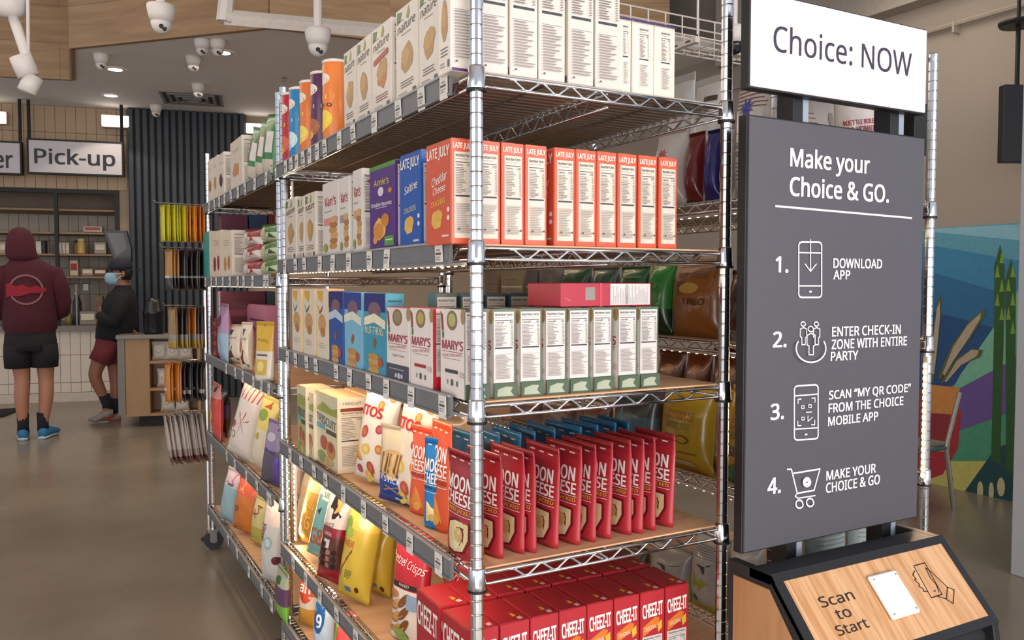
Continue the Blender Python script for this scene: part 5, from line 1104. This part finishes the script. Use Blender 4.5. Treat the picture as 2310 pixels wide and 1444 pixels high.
# brackets and pedestal
o = empty('kiosk_stand', (KX0, -.072, 0), label='oak and charcoal kiosk stand with a sloped top reading Scan to Start', cat='kiosk')
KW = .527
for px in (1771, 1990):
    x = xat(px, -.05, 1.66)-KX0; m = MB(); m.box((x, -.0, .3), (x+.028, .045, 1.86), FRAME); m.build('upright', o, bevel=.001)
    m = MB(); m.box((x+.029, .0, .7), (x+.045, .03, 1.86), M('#9aa6b4', .5)); m.build('side_rail', o)
m = MB(); x = xat(2027, -.03, 1.65)-KX0; m.box((x, .0, 1.60), (x+.045, .03, 1.72), BLACK); m.build('cable_box', o, bevel=.002)
zt = .738; ys, zs = -.103, zt; ye, ze = -.233, .592      # slope (relative y)
KP = [(.012, 0), (.012, zt), (ys, zs), (ye, ze), (ye-.008, ze-.05), (ye-.008, 0)]
def prismx(P, x0, x1, mat): m = MB(); m.prism(P, x0, x1, mat, 0); return m
cx_ = .0
fr_ = .016
prismx(KP, 0, .02, FRAME).build('side_frame', o, bevel=.0015)
prismx(KP, KW-.02, KW, FRAME).build('side_frame', o, bevel=.0015)
m = prismx([(-.048, .02), (-.048, zt-.03), (ys, zs-.03), (ye+.014, ze-.03), (ye+.01, .02)], .02, KW-.02, M('#202226', .6)); m.build('cabinet_body', o)
m = prismx([(-.046, zt-.02), (-.046, zt-.0005), (ys, zt-.0005), (ys, zt-.02)], 0, KW, FRAME); m.build('top_ledge', o, bevel=.001)
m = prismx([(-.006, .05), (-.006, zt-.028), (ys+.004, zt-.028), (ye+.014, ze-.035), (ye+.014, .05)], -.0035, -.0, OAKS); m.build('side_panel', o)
sl = Vector((0, ye-ys, ze-zs)); SLN = sl.length; sd = sl.normalized(); nn = Vector((0, sd.z, -sd.y)); 
if nn.z < 0: nn = -nn
def slp(u, s, h=0):  # u metres across, s metres down the slope
    return Vector((u, ys, zs))+sd*s+nn*h
def slab(u0, s0, u1, s1, h0, h1, mat, name, bevel=.0):
    m = MB(); P = [slp(u0, s0, h0), slp(u1, s0, h0), slp(u1, s1, h0), slp(u0, s1, h0), slp(u0, s0, h1), slp(u1, s0, h1), slp(u1, s1, h1), slp(u0, s1, h1)]
    m.add(P, [(0, 1, 2, 3), (7, 6, 5, 4), (0, 4, 5, 1), (1, 5, 6, 2), (2, 6, 7, 3), (3, 7, 4, 0)], mat); return m.build(name, o, bevel=bevel)
slab(.0, -.002, KW, .016, -.01, .001, FRAME, 'slope_border'); slab(.0, SLN-.014, KW, SLN+.004, -.01, .001, FRAME, 'slope_border')
slab(.0, .0, .022, SLN, -.01, .0012, FRAME, 'slope_border'); slab(KW-.018, .0, KW, SLN, -.01, .0012, FRAME, 'slope_border')
slab(.023, .0155, KW-.019, SLN-.0145, -.012, .0, OAK, 'slope_panel')
def sinv(px, py, h=0):
    r = ray(px, py); O_ = o.location+slp(0, 0, h); t = (O_-CAM).dot(nn)/r.dot(nn); p = CAM+r*t-O_; return p.x, p.dot(sd)
def slopeprint(items, name, h=.0006):
    m = MB()
    for it in items:
        if it[0] == 't':
            _, s, xl, yl, xr, yr, hp = it; a = sinv(xl, yl); b = sinv(xr, yr); vs, fs, asp = tglyph(s, .012)
            hh = abs(sinv((xl+xr)/2, (yl+yr)/2+hp/2)[1]-sinv((xl+xr)/2, (yl+yr)/2-hp/2)[1]); cu, cs = (a[0]+b[0])/2, (a[1]+b[1])/2
            m.add([slp(cu+x*(b[0]-a[0]), cs-y*hh, h+q_*.0003) for x, y, q_ in vs], fs, M('#221812', .5))
        else:
            pts = [sinv(*q) for q in it[1]]
            for a, b in zip(pts[:-1], pts[1:]):
                A, B = Vector(a), Vector(b); d = (B-A).normalized(); n = Vector((-d.y, d.x))*.0011; e = d*.001
                m.add([slp(q.x, q.y, h) for q in (A-e+n, A-e-n, B+e-n, B+e+n)], [(0, 1, 2, 3)], M('#221812', .5))
    return m.build(name, o)
slopeprint([('t', 'Scan', 1849, 1361, 1923, 1340, 26), ('t', 'to', 1886, 1388, 1918, 1380, 24), ('t', 'Start', 1885, 1421, 1958, 1408, 25)], 'lettering')
slopeprint([('s', [(2061, 1277), (2086, 1270), (2125, 1341), (2101, 1349), (2061, 1277)]), ('s', [(2088, 1282), (2100, 1290), (2137, 1325), (2152, 1331), (2150, 1362), (2133, 1351), (2113, 1345)]), ('s', [(2137, 1325), (2135, 1351)]),
            ('s', [(2088, 1282), (2098, 1303), (2112, 1320), (2118, 1336)]), ('s', [(2063, 1288), (2059, 1298), (2066, 1306), (2063, 1309), (2073, 1318), (2073, 1324), (2082, 1328), (2083, 1334), (2092, 1335)]), ('s', [(2107, 1334), (2110, 1333)])], 'hand_symbol')
P = [sinv(*q) for q in ((1955, 1303), (2013, 1289), (2070, 1381), (2008, 1406))]
u0 = (P[0][0]+P[3][0])/2; u1 = (P[1][0]+P[2][0])/2; s0 = (P[0][1]+P[1][1])/2; s1 = (P[2][1]+P[3][1])/2
bx = [slp(u0, s0, .001), slp(u1, s0, .001), slp(u1, s1, .001), slp(u0, s1, .001)]
rd = empty('scanner_reader', o.location+slp(u0, s0, .0012), label='white rounded scanner reader set on the sloped oak top', cat='scanner')
def rslab(a, b, c, d, h0, h1, mat, name, bev=0):
    m = MB(); P = [sd*s+Vector((u, 0, 0))+nn*h for h in (h0, h1) for u, s in ((a, b), (c, b), (c, d), (a, d))]
    m.add(P, [(0, 1, 2, 3), (7, 6, 5, 4), (0, 4, 5, 1), (1, 5, 6, 2), (2, 6, 7, 3), (3, 7, 4, 0)], mat); return m.build(name, rd, bevel=bev)
du, ds = u1-u0, s1-s0
rslab(0, 0, du, ds, 0, .009, M('#ece9e6', .3), 'housing', .003)
rslab(du*.14, ds*.14, du*.86, ds*.82, .009, .0098, M('#e4e2ee', .15, emit=.35, noise=0), 'glass')
for q in ((.1, .1), (.1, .9), (.9, .9), (.9, .1)): rslab(du*q[0]-.002, ds*q[1]-.002, du*q[0]+.002, ds*q[1]+.002, .009, .0096, M('#9a9894', .4), 'screw')

# ================================================================= ISLAND, URN, MAT
pI = on(2, 0, 285, 966); A2 = A_W
def iu(px, z=.5):   # distance along the island front for a pixel column
    lo, hi = -1, 3
    for _ in range(40):
        mm = (lo+hi)/2; q = pI+EW*mm
        if proj((q.x, q.y, z))[0] > px: hi = mm
        else: lo = mm
    return lo
zI = zat(765, pI.x, pI.y); uw = iu(338); uI = iu(452); t_ = .025
o = empty('display_island', (pI.x, pI.y, 0), (0, 0, A2), label='low oak island with grey top and white bags on its open shelves', cat='island')
OI = M('#9d7a52', .5, noise=.06, scale=8)
m = MB(); m.box((0, 0, .1), (uw, .28, zI), OI); m.build('end_cabinet', o, bevel=.003)
m = MB(); m.box((-.06, -.01, .12), (-.001, .28, zI), M('#77736c', .5)); m.build('end_panel', o)
m = MB(); m.box((uw, .25, .1), (uI, .28, zI), OI); m.build('back_panel', o)
m = MB(); m.box((uI-t_, 0, .1), (uI, .25, zI), OI); m.build('side_panel', o)
zz = [.1, zat(884, pI.x, pI.y)-.0, zat(822, pI.x, pI.y)]
for z in zz: m = MB(); m.box((uw, 0.002, z), (uI-t_, .25, z+t_), OI); m.build('shelf_board', o)
m = MB(); m.box((-.07, -.03, zI), (uI+.03, .29, zI+.035), M('#77736c', .4, noise=.08, scale=20)); m.build('worktop', o, bevel=.002)
m = MB(); m.box((uw*.5, .06, 0), (uI-.04, .24, .1), M('#161412', .7)); m.build('toe_kick', o)
kk = bag('isb', .13, .17, .06, [(0, 1, '#c9c0b4')], [('e', .5, .5, .2, .14, '#8a8278'), ('e', .5, .5, .14, .10, '#bdb4a8')], seed=110)
cnt = 0
for zi, pxs in ((2, (357, 388, 418)), (1, (368, 398)), (0, (375, 408))):
    for px in pxs:
        q = pI+EW*iu(px)-NW*.10; 
        put_bag(kk, 'coffee_bag', (q.x, q.y, zz[zi]+t_+.001), (0, 0, pi/2+A2), 'white coffee bag on the %s shelf of the island, %s from the left' % (('bottom', 'middle', 'top')[zi], ORD[pxs.index(px)]), 'white bags on the island shelves'); cnt += 1
q = pI+EW*iu(344)-NW*.14; r = (iu(368)-iu(320))/2; h = zat(672, q.x, q.y)-zI-.036
m = MB(); m.lathe([(r*.92, 0), (r*.96, h*.05), (r, h*.55), (r*1.02, h*.56), (r*1.02, h*.62), (r*.95, h*.64), (r*.8, h*.88), (r*.5, h*.98), (r*.2, h)], M('#15161a', .3), 24)
ur = m.build('drink_urn', None, True, loc=(q.x, q.y, zI+.036), label='black round drink urn with domed lid on the island', cat='urn')
m = MB(); m.tube([(-.03, -r*.98, h*.2), (-.03, -r*1.2, h*.2), (-.03, -r*1.2, h*.14)], .012, BLACK, 8); m.build('spout', ur)
a = on(2, 0, 0, 941); m = MB(); m.prism([(a.x-1.2, a.y), (a.x+.03, a.y-.01), (a.x+.19, a.y+.52), (a.x-1.2, a.y+.6)], .0, .012, M('#171513', .9, noise=.2))
m.build('floor_mat', label='black rubber floor mat at the left edge before the counter', cat='mat')
# black tilted screen above the counter
c = CAM+ray(262, 556)*8.2; o = empty('tilted_screen', c, (0, 0, A_W), label='black tilted screen above the man in the cap', cat='screen')
m = MB(); m.prism([(-.12, .16), (.10, .16), (.14, -.02), (.14, -.16), (-.02, -.16)], 0, .06, M('#15161a', .3), 1); m.build('screen_case', o, bevel=.006)
m = MB(); m.prism([(-.08, .13), (.07, .13), (.10, -.02), (.0, -.1)], -.002, -.0005, M('#26282e', .1), 1); m.build('screen_glass', o)
m = MB(); m.tube([(.09, .04, -.15), (.09, .04, -(c.z-zc)+.002)], .02, BLACK, 8); m.build('stand_pole', o)

# ================================================================= HANGING PACKETS AT THE FAR POST
yP = 3.06
def xp(px, z): return xat(px, yP, z)
rk = empty('packet_rack', (.0, yP, 0), label='slim rack of hanging packets at the far end of the shelving', cat='rack')
m = MB(); m.tube([(.0, 0, .0), (.0, 0, 1.62)], .012, CHROMED, 10); m.build('upright', rk); m = MB(); m.lathe([(.035, 0), (.035, .012), (.014, .02)], BLACK, 20, (0, .02, 0)); m.build('foot', rk)
def packs(row, xL, xR, yt, yb_, n, cols, bands_f, lab, wdt=.09, d=.016, tilt=0, group=''):
    z1, z0 = zat(yt, -.1, yP), zat(yb_, -.1, yP); a, b = xp(xL, z0), xp(xR, z0)
    m = MB(); m.tube([(0, 0, z1+.004), (a-.02, 0, z1+.008), (a-.03, 0, z1+.02)], .003, CHROME, 6); m.tube([(0, 0, z1-.0), (0, .03, z1)], .006, CHROME, 6); m.build('peg_hook', rk)
    for k in range(n):
        c = cols[k*len(cols)//n]; kk = bag('pk'+c+str(row), wdt, z1-z0-.003, d, bands_f(c), [('r', .2, .3, .8, .36, '#c9c4bc')] if row in (1, 3) else [('e', .5, .55, .3, .14, '#a83a2a')] if row == 0 and k > n//2 else [], seed=row*3+1, kind='pillow')
        x = a+(b-a)*(k+.5)/n
        put_bag(kk, 'snack_packet', (x, yP+.002*(k % 3), z0), (0, tilt, .12+.14*sin(k*2.3+row)), lab % ORD[k], group, 'packet')
packs(0, 364, 460, 463, 546, 13, ['#c8bf24', '#c8bf24', '#d0861e', '#c9701c'], lambda c: [(0, 1, c)], 'yellow to orange meat stick packet on the top hook, %s from the left', .085, .014, 0, 'stick packets on the top hook')
packs(1, 377, 462, 562, 655, 9, ['#a8742c', '#26201e', '#1f1c1c', '#241e1c'], lambda c: [(0, .3, '#2a2220'), (.3, .36, '#8a8884'), (.36, 1, c)], 'black jerky packet on the second hook, %s from the left', .10, .02, 0, 'black packets on the second hook')
packs(2, 384, 458, 692, 786, 8, ['#8a6a34', '#26221f', '#a86024', '#2c2c28'], lambda c: [(0, .2, '#a88a2c'), (.2, .34, '#8a8478'), (.34, 1, c)], 'dark packet with a yellow foot on the third hook, %s from the left', .10, .02, 0, 'dark packets on the third hook')
packs(3, 374, 462, 815, 905, 10, ['#c07824', '#b8702a', '#241e1c', '#1f1c1c', '#241e1c'], lambda c: [(0, .22, '#221e1c' if c[1] == '2' else c), (.22, .3, '#9a9690' if c[1] == '2' else c), (.3, 1, c)], 'orange or black packet on the fourth hook, %s from the left', .10, .02, 0, 'packets on the fourth hook')
packs(4, 384, 466, 930, 1042, 11, ['#b5aba2', '#a89e96'], lambda c: [(0, .15, '#6a3a34'), (.15, .3, '#9a8a80'), (.3, 1, c)], 'silver grey packet on the lowest hook, %s from the left', .10, .02, -.12, 'silver packets on the lowest hook')

# ================================================================= PEOPLE
def skin_body(name, parent, joints, edges, mat, sub=2):
    """continuous body: one vertex per joint with its radius"""
    ks = list(joints); me = bpy.data.meshes.new(name); me.from_pydata([joints[k][0] for k in ks], [(ks.index(a), ks.index(b)) for a, b in edges], [])
    me.materials.append(mat); o = link(name, me, parent)
    o.modifiers.new('Skin', 'SKIN'); 
    sv = me.skin_vertices[0].data if me.skin_vertices else None
    if sv is None: me.attributes.new('skin', 'FLOAT', 'POINT')
    for i, k in enumerate(ks):
        r = joints[k][1]; sv[i].radius = r if isinstance(r, tuple) else (r, r); sv[i].use_root = (i == 0)
    o.modifiers['Skin'].use_smooth_shade = True
    s = o.modifiers.new('Subsurf', 'SUBSURF'); s.levels = sub; s.render_levels = sub
    return o
def loft(m, rings, mat, n=16, caps=(True, True)):
    """rings: (centre, rx, ry) horizontal ellipses"""
    vs = []
    for c, rx, ry in rings:
        for k in range(n):
            a = 2*pi*k/n; vs.append((c[0]+rx*cos(a), c[1]+ry*sin(a), c[2]))
    fs = [(i*n+k, i*n+(k+1) % n, (i+1)*n+(k+1) % n, (i+1)*n+k) for i in range(len(rings)-1) for k in range(n)]
    if caps[0]: fs.append(tuple(reversed(range(n))))
    if caps[1]: fs.append(tuple(range((len(rings)-1)*n, len(rings)*n)))
    m.add(vs, fs, mat)
def sleeve(m, pts, radii, mat, n=12): m.tube(pts, .05, mat, n, radii=radii)
def hand(j, e, s, wrist, d, side):
    """palm + five fingers, appended to joints/edges; d pointing direction, side thumb side"""
    d = Vector(d).normalized(); sdv = Vector(side).normalized(); w_ = Vector(wrist); pc = w_+d*.05
    j[s+'palm'] = (tuple(pc), (.026, .014)); e.append((s+'wrist', s+'palm'))
    for q, (off, ln) in enumerate(((.030, .062), (.011, .074), (-.009, .068), (-.027, .052))):
        a = pc+sdv*off*.8+d*.035; b = a+d*ln*.5; c = b+(d*.7+Vector((0, 0, -.5))).normalized()*ln*.5
        for nm, p, r in (('a', a, .0095), ('b', b, .009), ('c', c, .008)): j[s+'f%d%s' % (q, nm)] = (tuple(p), r)
        e += [(s+'palm', s+'f%da' % q), (s+'f%da' % q, s+'f%db' % q), (s+'f%db' % q, s+'f%dc' % q)]
    a = pc+sdv*.036-d*.012; b = a+(sdv*.6+d*.8).normalized()*.04
    j[s+'ta'] = (tuple(a), .011); j[s+'tb'] = (tuple(b), .009); e += [(s+'palm', s+'ta'), (s+'ta', s+'tb')]
SK = M('#a9745a', .55, noise=.05, scale=12, name='skin'); SK2 = M('#8f5f49', .55, noise=.05, scale=12, name='skin_tan')
# ---- person in the maroon hoodie, seen from behind (local y forward = away from the camera)
p = on(2, 0, 84, 990); P1 = empty('person', (p.x, p.y, 0), (0, 0, -.03), label='person in a maroon hoodie and black shorts seen from behind at the counter', cat='person')
j = {'pelvis': ((-.03, 0, .90), (.15, .10)), 'hipl': ((-.12, 0, .84), .095), 'kneel': ((-.095, .0, .50), .062), 'calfl': ((-.105, -.015, .36), .062), 'ankl': ((-.10, .0, .10), .036), 'toel': ((-.105, .13, .035), .03),
     'hipr': ((.07, 0, .84), .095), 'kneer': ((.075, .01, .50), .062), 'calfr': ((.075, -.005, .36), .062), 'ankr': ((.045, .0, .10), .036), 'toer': ((.10, .12, .035), .03),
     'waist': ((-.03, 0, 1.08), (.15, .10)), 'chest': ((-.03, 0, 1.30), (.17, .11)), 'neck': ((-.065, .02, 1.50), .055), 'head0': ((-.085, .035, 1.60), .075), 'head1': ((-.085, .03, 1.68), .07),
     'shl': ((-.19, 0, 1.40), .055), 'ell': ((-.27, .03, 1.14), .042), 'lwrist': ((-.20, .20, 1.02), .028), 'shr': ((.13, 0, 1.40), .055), 'elr': ((.205, .03, 1.13), .042), 'rwrist': ((.13, .20, 1.02), .028)}
e = [('pelvis', 'hipl'), ('hipl', 'kneel'), ('kneel', 'calfl'), ('calfl', 'ankl'), ('ankl', 'toel'), ('pelvis', 'hipr'), ('hipr', 'kneer'), ('kneer', 'calfr'), ('calfr', 'ankr'), ('ankr', 'toer'), ('pelvis', 'waist'), ('waist', 'chest'), ('chest', 'neck'), ('neck', 'head0'), ('head0', 'head1'),
     ('chest', 'shl'), ('shl', 'ell'), ('ell', 'lwrist'), ('chest', 'shr'), ('shr', 'elr'), ('elr', 'rwrist')]
hand(j, e, 'l', (-.20, .20, 1.02), (.5, .8, -.1), (.0, 0, 1)); hand(j, e, 'r', (.13, .20, 1.02), (-.5, .8, -.1), (0, 0, 1))
skin_body('body', P1, j, e, SK)
HD = M('#461420', .9, noise=.12, scale=14, bump=.15, name='maroon_fleece')
m = MB()
loft(m, [((-.03, 0, .855), .172, .125), ((-.03, 0, .87), .186, .14), ((-.03, 0, .91), .186, .14), ((-.03, 0, .93), .200, .155), ((-.03, 0, 1.05), .200, .155), ((-.03, 0, 1.2), .198, .15), ((-.03, 0, 1.32), .205, .145), ((-.03, 0, 1.41), .20, .13), ((-.035, .0, 1.47), .155, .11), ((-.05, .01, 1.51), .10, .09), ((-.06, .01, 1.53), .075, .08)], HD, 20)
for s_, X in ((-1, -.19), (1, .13)):
    sleeve(m, [(X+.03*-s_, 0, 1.42), (X+.02*s_, .0, 1.38), (X+.065*s_, .0, 1.28), (X+.085*s_, .02, 1.15), (X+.065*s_, .07, 1.08), (X+.02*s_, .14, 1.04), (X-.0*s_, .185, 1.03)], None, HD) if False else m.tube([(X-.04*s_, 0, 1.40), (X+.02*s_, .0, 1.385), (X+.06*s_, .0, 1.28), (X+.082*s_, .02, 1.15), (X+.07*s_, .06, 1.07), (X+.02*s_, .14, 1.035), (X-.0*s_, .19, 1.03)], .06, HD, 14, radii=[.07, .085, .075, .068, .066, .054, .042])
hd = m.build('hoodie', P1, True)
m = MB(); c = (-.085, .02)
loft(m, [((-.06, .0, 1.49), .10, .10), ((-.075, .0, 1.53), .118, .115), ((-.085, .0, 1.58), .112, .12), ((-.087, .005, 1.64), .105, .122), ((-.087, .01, 1.70), .096, .112), ((-.087, .015, 1.745), .07, .082), ((-.087, .015, 1.768), .032, .04)], HD, 18)
m.build('hood', P1, True)
# round back print (plain ring with a red band)
m = MB(); its = []; n = 28
def bk(x, z, off=0):
    t = (x+.03)/.2; y = -.15*math.sqrt(max(0, 1-t*t))-.006-off; return (x, y, z)
cxp, czp, R_ = -.045, 1.255, .125
vs = [bk(cxp+R_*r_*cos(2*pi*k/n), czp+R_*r_*sin(2*pi*k/n)) for r_ in (1, .88) for k in range(n)]
m.add(vs, [(k, (k+1) % n, n+(k+1) % n, n+k) for k in range(n)], M('#8a5a60', .9)); 
L = 10; top = [bk(cxp-.145+.29*k/L, czp+.045-.03*(k/L)+.012*sin(k*1.9), .003) for k in range(L+1)]; bot = [bk(cxp-.145+.29*k/L, czp-.065+.05*(k/L)+.006*sin(k*1.3), .003) for k in range(L+1)]
m.add(top+bot, [(k, k+1, L+2+k, L+1+k) for k in range(L)], M('#8f1f2e', .9)); m.build('back_print', hd)
BS = M('#161519', .9, noise=.1, bump=.1)
m = MB(); loft(m, [((-.03, 0, .90), .185, .14), ((-.03, 0, .80), .195, .15), ((-.03, 0, .75), .19, .15)], BS, 20)
loft(m, [((-.122, 0, .80), .105, .13), ((-.125, .0, .70), .105, .125), ((-.125, .0, .605), .10, .12)], BS, 16); loft(m, [((.065, 0, .80), .105, .13), ((.07, .0, .70), .105, .125), ((.07, .0, .605), .10, .12)], BS, 16)
m.build('shorts', P1, True)
SO = M('#15161f', .9)
for s_, (ax, tx, ty) in enumerate(((-.10, -.108, .13), (.045, .10, .12))):
    m = MB(); m.tube([(ax, 0, .22), (ax, 0, .12), (ax, 0.005, .07)], .05, SO, 12, radii=[.047, .042, .045]); m.build('sock', P1, True)
    m = MB(); d = Vector((tx-ax, ty, 0)).normalized(); rr = []
    m.tube([Vector((ax, -.045, .045))-d*.02, Vector((ax, -.02, .05)), Vector((ax, .0, .055))+d*.06, Vector((ax, 0, .042))+d*.14, Vector((ax, 0, .036))+d*.20, Vector((ax, 0, .03))+d*.225], .04, M('#2c6f9c', .7, noise=.1), 14, radii=[(.03, .038), (.042, .05), (.048, .048), (.05, .034), (.042, .026), (.015, .012)]); sh = m.build('shoe', P1, True)
    m = MB(); m.tube([Vector((ax, -.045, .014))-d*.02, Vector((ax, 0, .014))+d*.06, Vector((ax, 0, .014))+d*.14, Vector((ax, 0, .014))+d*.222], .04, M('#b9c4c8', .7), 12, radii=[(.034, .013), (.046, .013), (.05, .013), (.024, .013)]); m.build('sole', sh, True)
# ---- man in the black cap, turned left, leaning
p = on(2, 0, 236, 954); P2 = empty('person', (p.x, p.y, 0), (0, 0, -.05), label='person in black sweatshirt, red shorts, cap and blue mask leaning by the island', cat='person')
j = {'pelvis': ((.07, 0, .76), (.10, .12)), 'hipa': ((.03, -.07, .72), .085), 'kneea': ((-.085, -.07, .46), .06), 'calfa': ((-.045, -.06, .36), .055), 'anka': ((.03, -.05, .17), .034), 'toea': ((-.02, -.06, .06), .024),
     'hipb': ((.08, .07, .72), .085), 'kneeb': ((.095, .07, .44), .058), 'calfb': ((.10, .06, .32), .052), 'ankb': ((.075, .05, .09), .034), 'toeb': ((-.09, .03, .035), .03),
     'waist': ((.12, 0, .90), (.11, .13)), 'chest': ((.165, 0, 1.10), (.12, .16)), 'neck': ((.18, 0, 1.29), .05), 'head0': ((.165, 0, 1.38), .07), 'head1': ((.16, 0, 1.46), .078), 'jaw': ((.115, 0, 1.355), .045),
     'sha': ((.17, -.17, 1.17), .05), 'ela': ((.10, -.20, .94), .042), 'rwrist': ((-.01, -.12, 1.03), .028), 'shb': ((.17, .17, 1.17), .05), 'elb': ((.24, .22, .98), .042), 'lwrist': ((.26, .12, .84), .028)}
e = [('pelvis', 'hipa'), ('hipa', 'kneea'), ('kneea', 'calfa'), ('calfa', 'anka'), ('anka', 'toea'), ('pelvis', 'hipb'), ('hipb', 'kneeb'), ('kneeb', 'calfb'), ('calfb', 'ankb'), ('ankb', 'toeb'), ('pelvis', 'waist'), ('waist', 'chest'), ('chest', 'neck'), ('neck', 'head0'), ('head0', 'head1'), ('head0', 'jaw'),
     ('chest', 'sha'), ('sha', 'ela'), ('ela', 'rwrist'), ('chest', 'shb'), ('shb', 'elb'), ('elb', 'lwrist')]
hand(j, e, 'r', (-.01, -.12, 1.03), (-.1, 1, .1), (0, 0, 1)); hand(j, e, 'l', (.26, .12, .84), (.4, -.6, -.3), (1, 0, 0))
skin_body('body', P2, j, e, SK2)
BK = M('#121317', .9, noise=.1, bump=.12, name='black_fleece')
m = MB(); loft(m, [((.085, 0, .76), .135, .15), ((.085, 0, .80), .15, .165), ((.11, 0, .90), .165, .18), ((.135, 0, 1.02), .165, .19), ((.155, 0, 1.13), .155, .195), ((.17, 0, 1.21), .12, .15), ((.18, 0, 1.27), .07, .08), ((.18, 0, 1.29), .058, .062)], BK, 20)
m.tube([(.17, -.10, 1.18), (.165, -.17, 1.15), (.13, -.205, 1.04), (.095, -.205, .95), (.03, -.18, .97), (-.02, -.13, 1.02)], .06, BK, 12, radii=[.06, .075, .07, .066, .058, .045])
m.tube([(.17, .10, 1.18), (.175, .17, 1.15), (.21, .215, 1.05), (.24, .22, .97), (.26, .17, .89), (.262, .13, .85)], .06, BK, 12, radii=[.06, .075, .07, .062, .05, .042])
m.build('sweatshirt', P2, True)
RS = M('#6e2a30', .85, noise=.08)
m = MB(); loft(m, [((.075, 0, .82), .125, .15), ((.06, 0, .74), .13, .16), ((.05, 0, .70), .12, .15)], RS, 18)
m.tube([(.05, -.07, .76), (.01, -.075, .67), (-.035, -.075, .58)], .1, RS, 14, radii=[.105, .10, .095]); m.tube([(.08, .07, .76), (.09, .07, .66), (.095, .07, .55)], .1, RS, 14, radii=[.105, .10, .09]); m.build('shorts', P2, True)
m = MB(); m.tube([(-.0, -.055, .27), (.025, -.05, .18), (.028, -.05, .15)], .05, SO, 12, radii=[.05, .044, .046]); m.build('sock', P2, True)
m = MB(); m.tube([(.09, .055, .22), (.078, .05, .12), (.074, .05, .08)], .05, SO, 12, radii=[.046, .042, .045]); m.build('sock', P2, True)
for ax, az, ay, tx, tz in ((.045, .10, -.055, -.10, .03), (.11, .045, .05, -.14, .03)):
    m = MB(); A, B = Vector((ax, ay, az)), Vector((tx, ay, tz)); m.tube([A+Vector((.03, 0, 0)), A, A.lerp(B, .5)+Vector((0, 0, .01)), B.lerp(A, .15), B], .04, M('#8d8178', .7, noise=.1), 14, radii=[(.025, .03), (.04, .042), (.042, .036), (.036, .024), (.012, .01)]); sh = m.build('shoe', P2, True)
    m = MB(); m.tube([A+Vector((.03, 0, -.028)), A.lerp(B, .3)+Vector((0, 0, -.024))], .03, M('#9a2f2c', .7), 10, radii=[(.034, .014), (.04, .013)]); m.build('heel_patch', sh, True)
m = MB(); loft(m, [((.16, 0, 1.435), .098, .094), ((.165, 0, 1.47), .104, .098), ((.168, 0, 1.51), .092, .088), ((.17, 0, 1.54), .06, .058), ((.17, 0, 1.552), .02, .02)], M('#1b202c', .8, noise=.08), 18)
cp_ = m.build('cap', P2, True)
m = MB(); m.prism([(.24, -.06), (.31, -.045), (.335, 0), (.31, .045), (.24, .06)], 1.425, 1.437, M('#1b202c', .8)); m.build('brim', cp_, rot=(0, .0, 0))
m = MB(); loft(m, [((.105, 0, 1.295), .05, .045), ((.092, 0, 1.33), .066, .062), ((.09, 0, 1.37), .068, .068), ((.10, 0, 1.405), .058, .066)], M('#8fb3c4', .8, noise=.04), 16)
mk = m.build('face_mask', P2, True); m = MB(); m.tube([(.11, -.066, 1.395), (.17, -.088, 1.40)], .003, M('#d8dde0', .7), 5); m.tube([(.11, -.066, 1.33), (.17, -.088, 1.38)], .003, M('#d8dde0', .7), 5); m.build('ear_loop', mk)
m = MB(); m.tube([(.18, -.082, 1.36), (.185, -.092, 1.39), (.18, -.084, 1.42)], .01, SK2, 8, radii=[.008, .016, .010]); m.build('ear', P2, True)
m = MB(); m.tube([(.085, -.045, 1.425), (.088, -.05, 1.425)], .009, M('#1a1210', .3), 8); m.tube([(.078, -.035, 1.443), (.092, -.06, 1.445)], .004, M('#1a1210', .8), 6); m.build('eye', P2)
m = MB(); loft(m, [((.20, 0, 1.34), .05, .07), ((.205, 0, 1.39), .06, .082), ((.20, 0, 1.44), .062, .085)], M('#14100f', .9), 14); m.build('hair', P2, True)
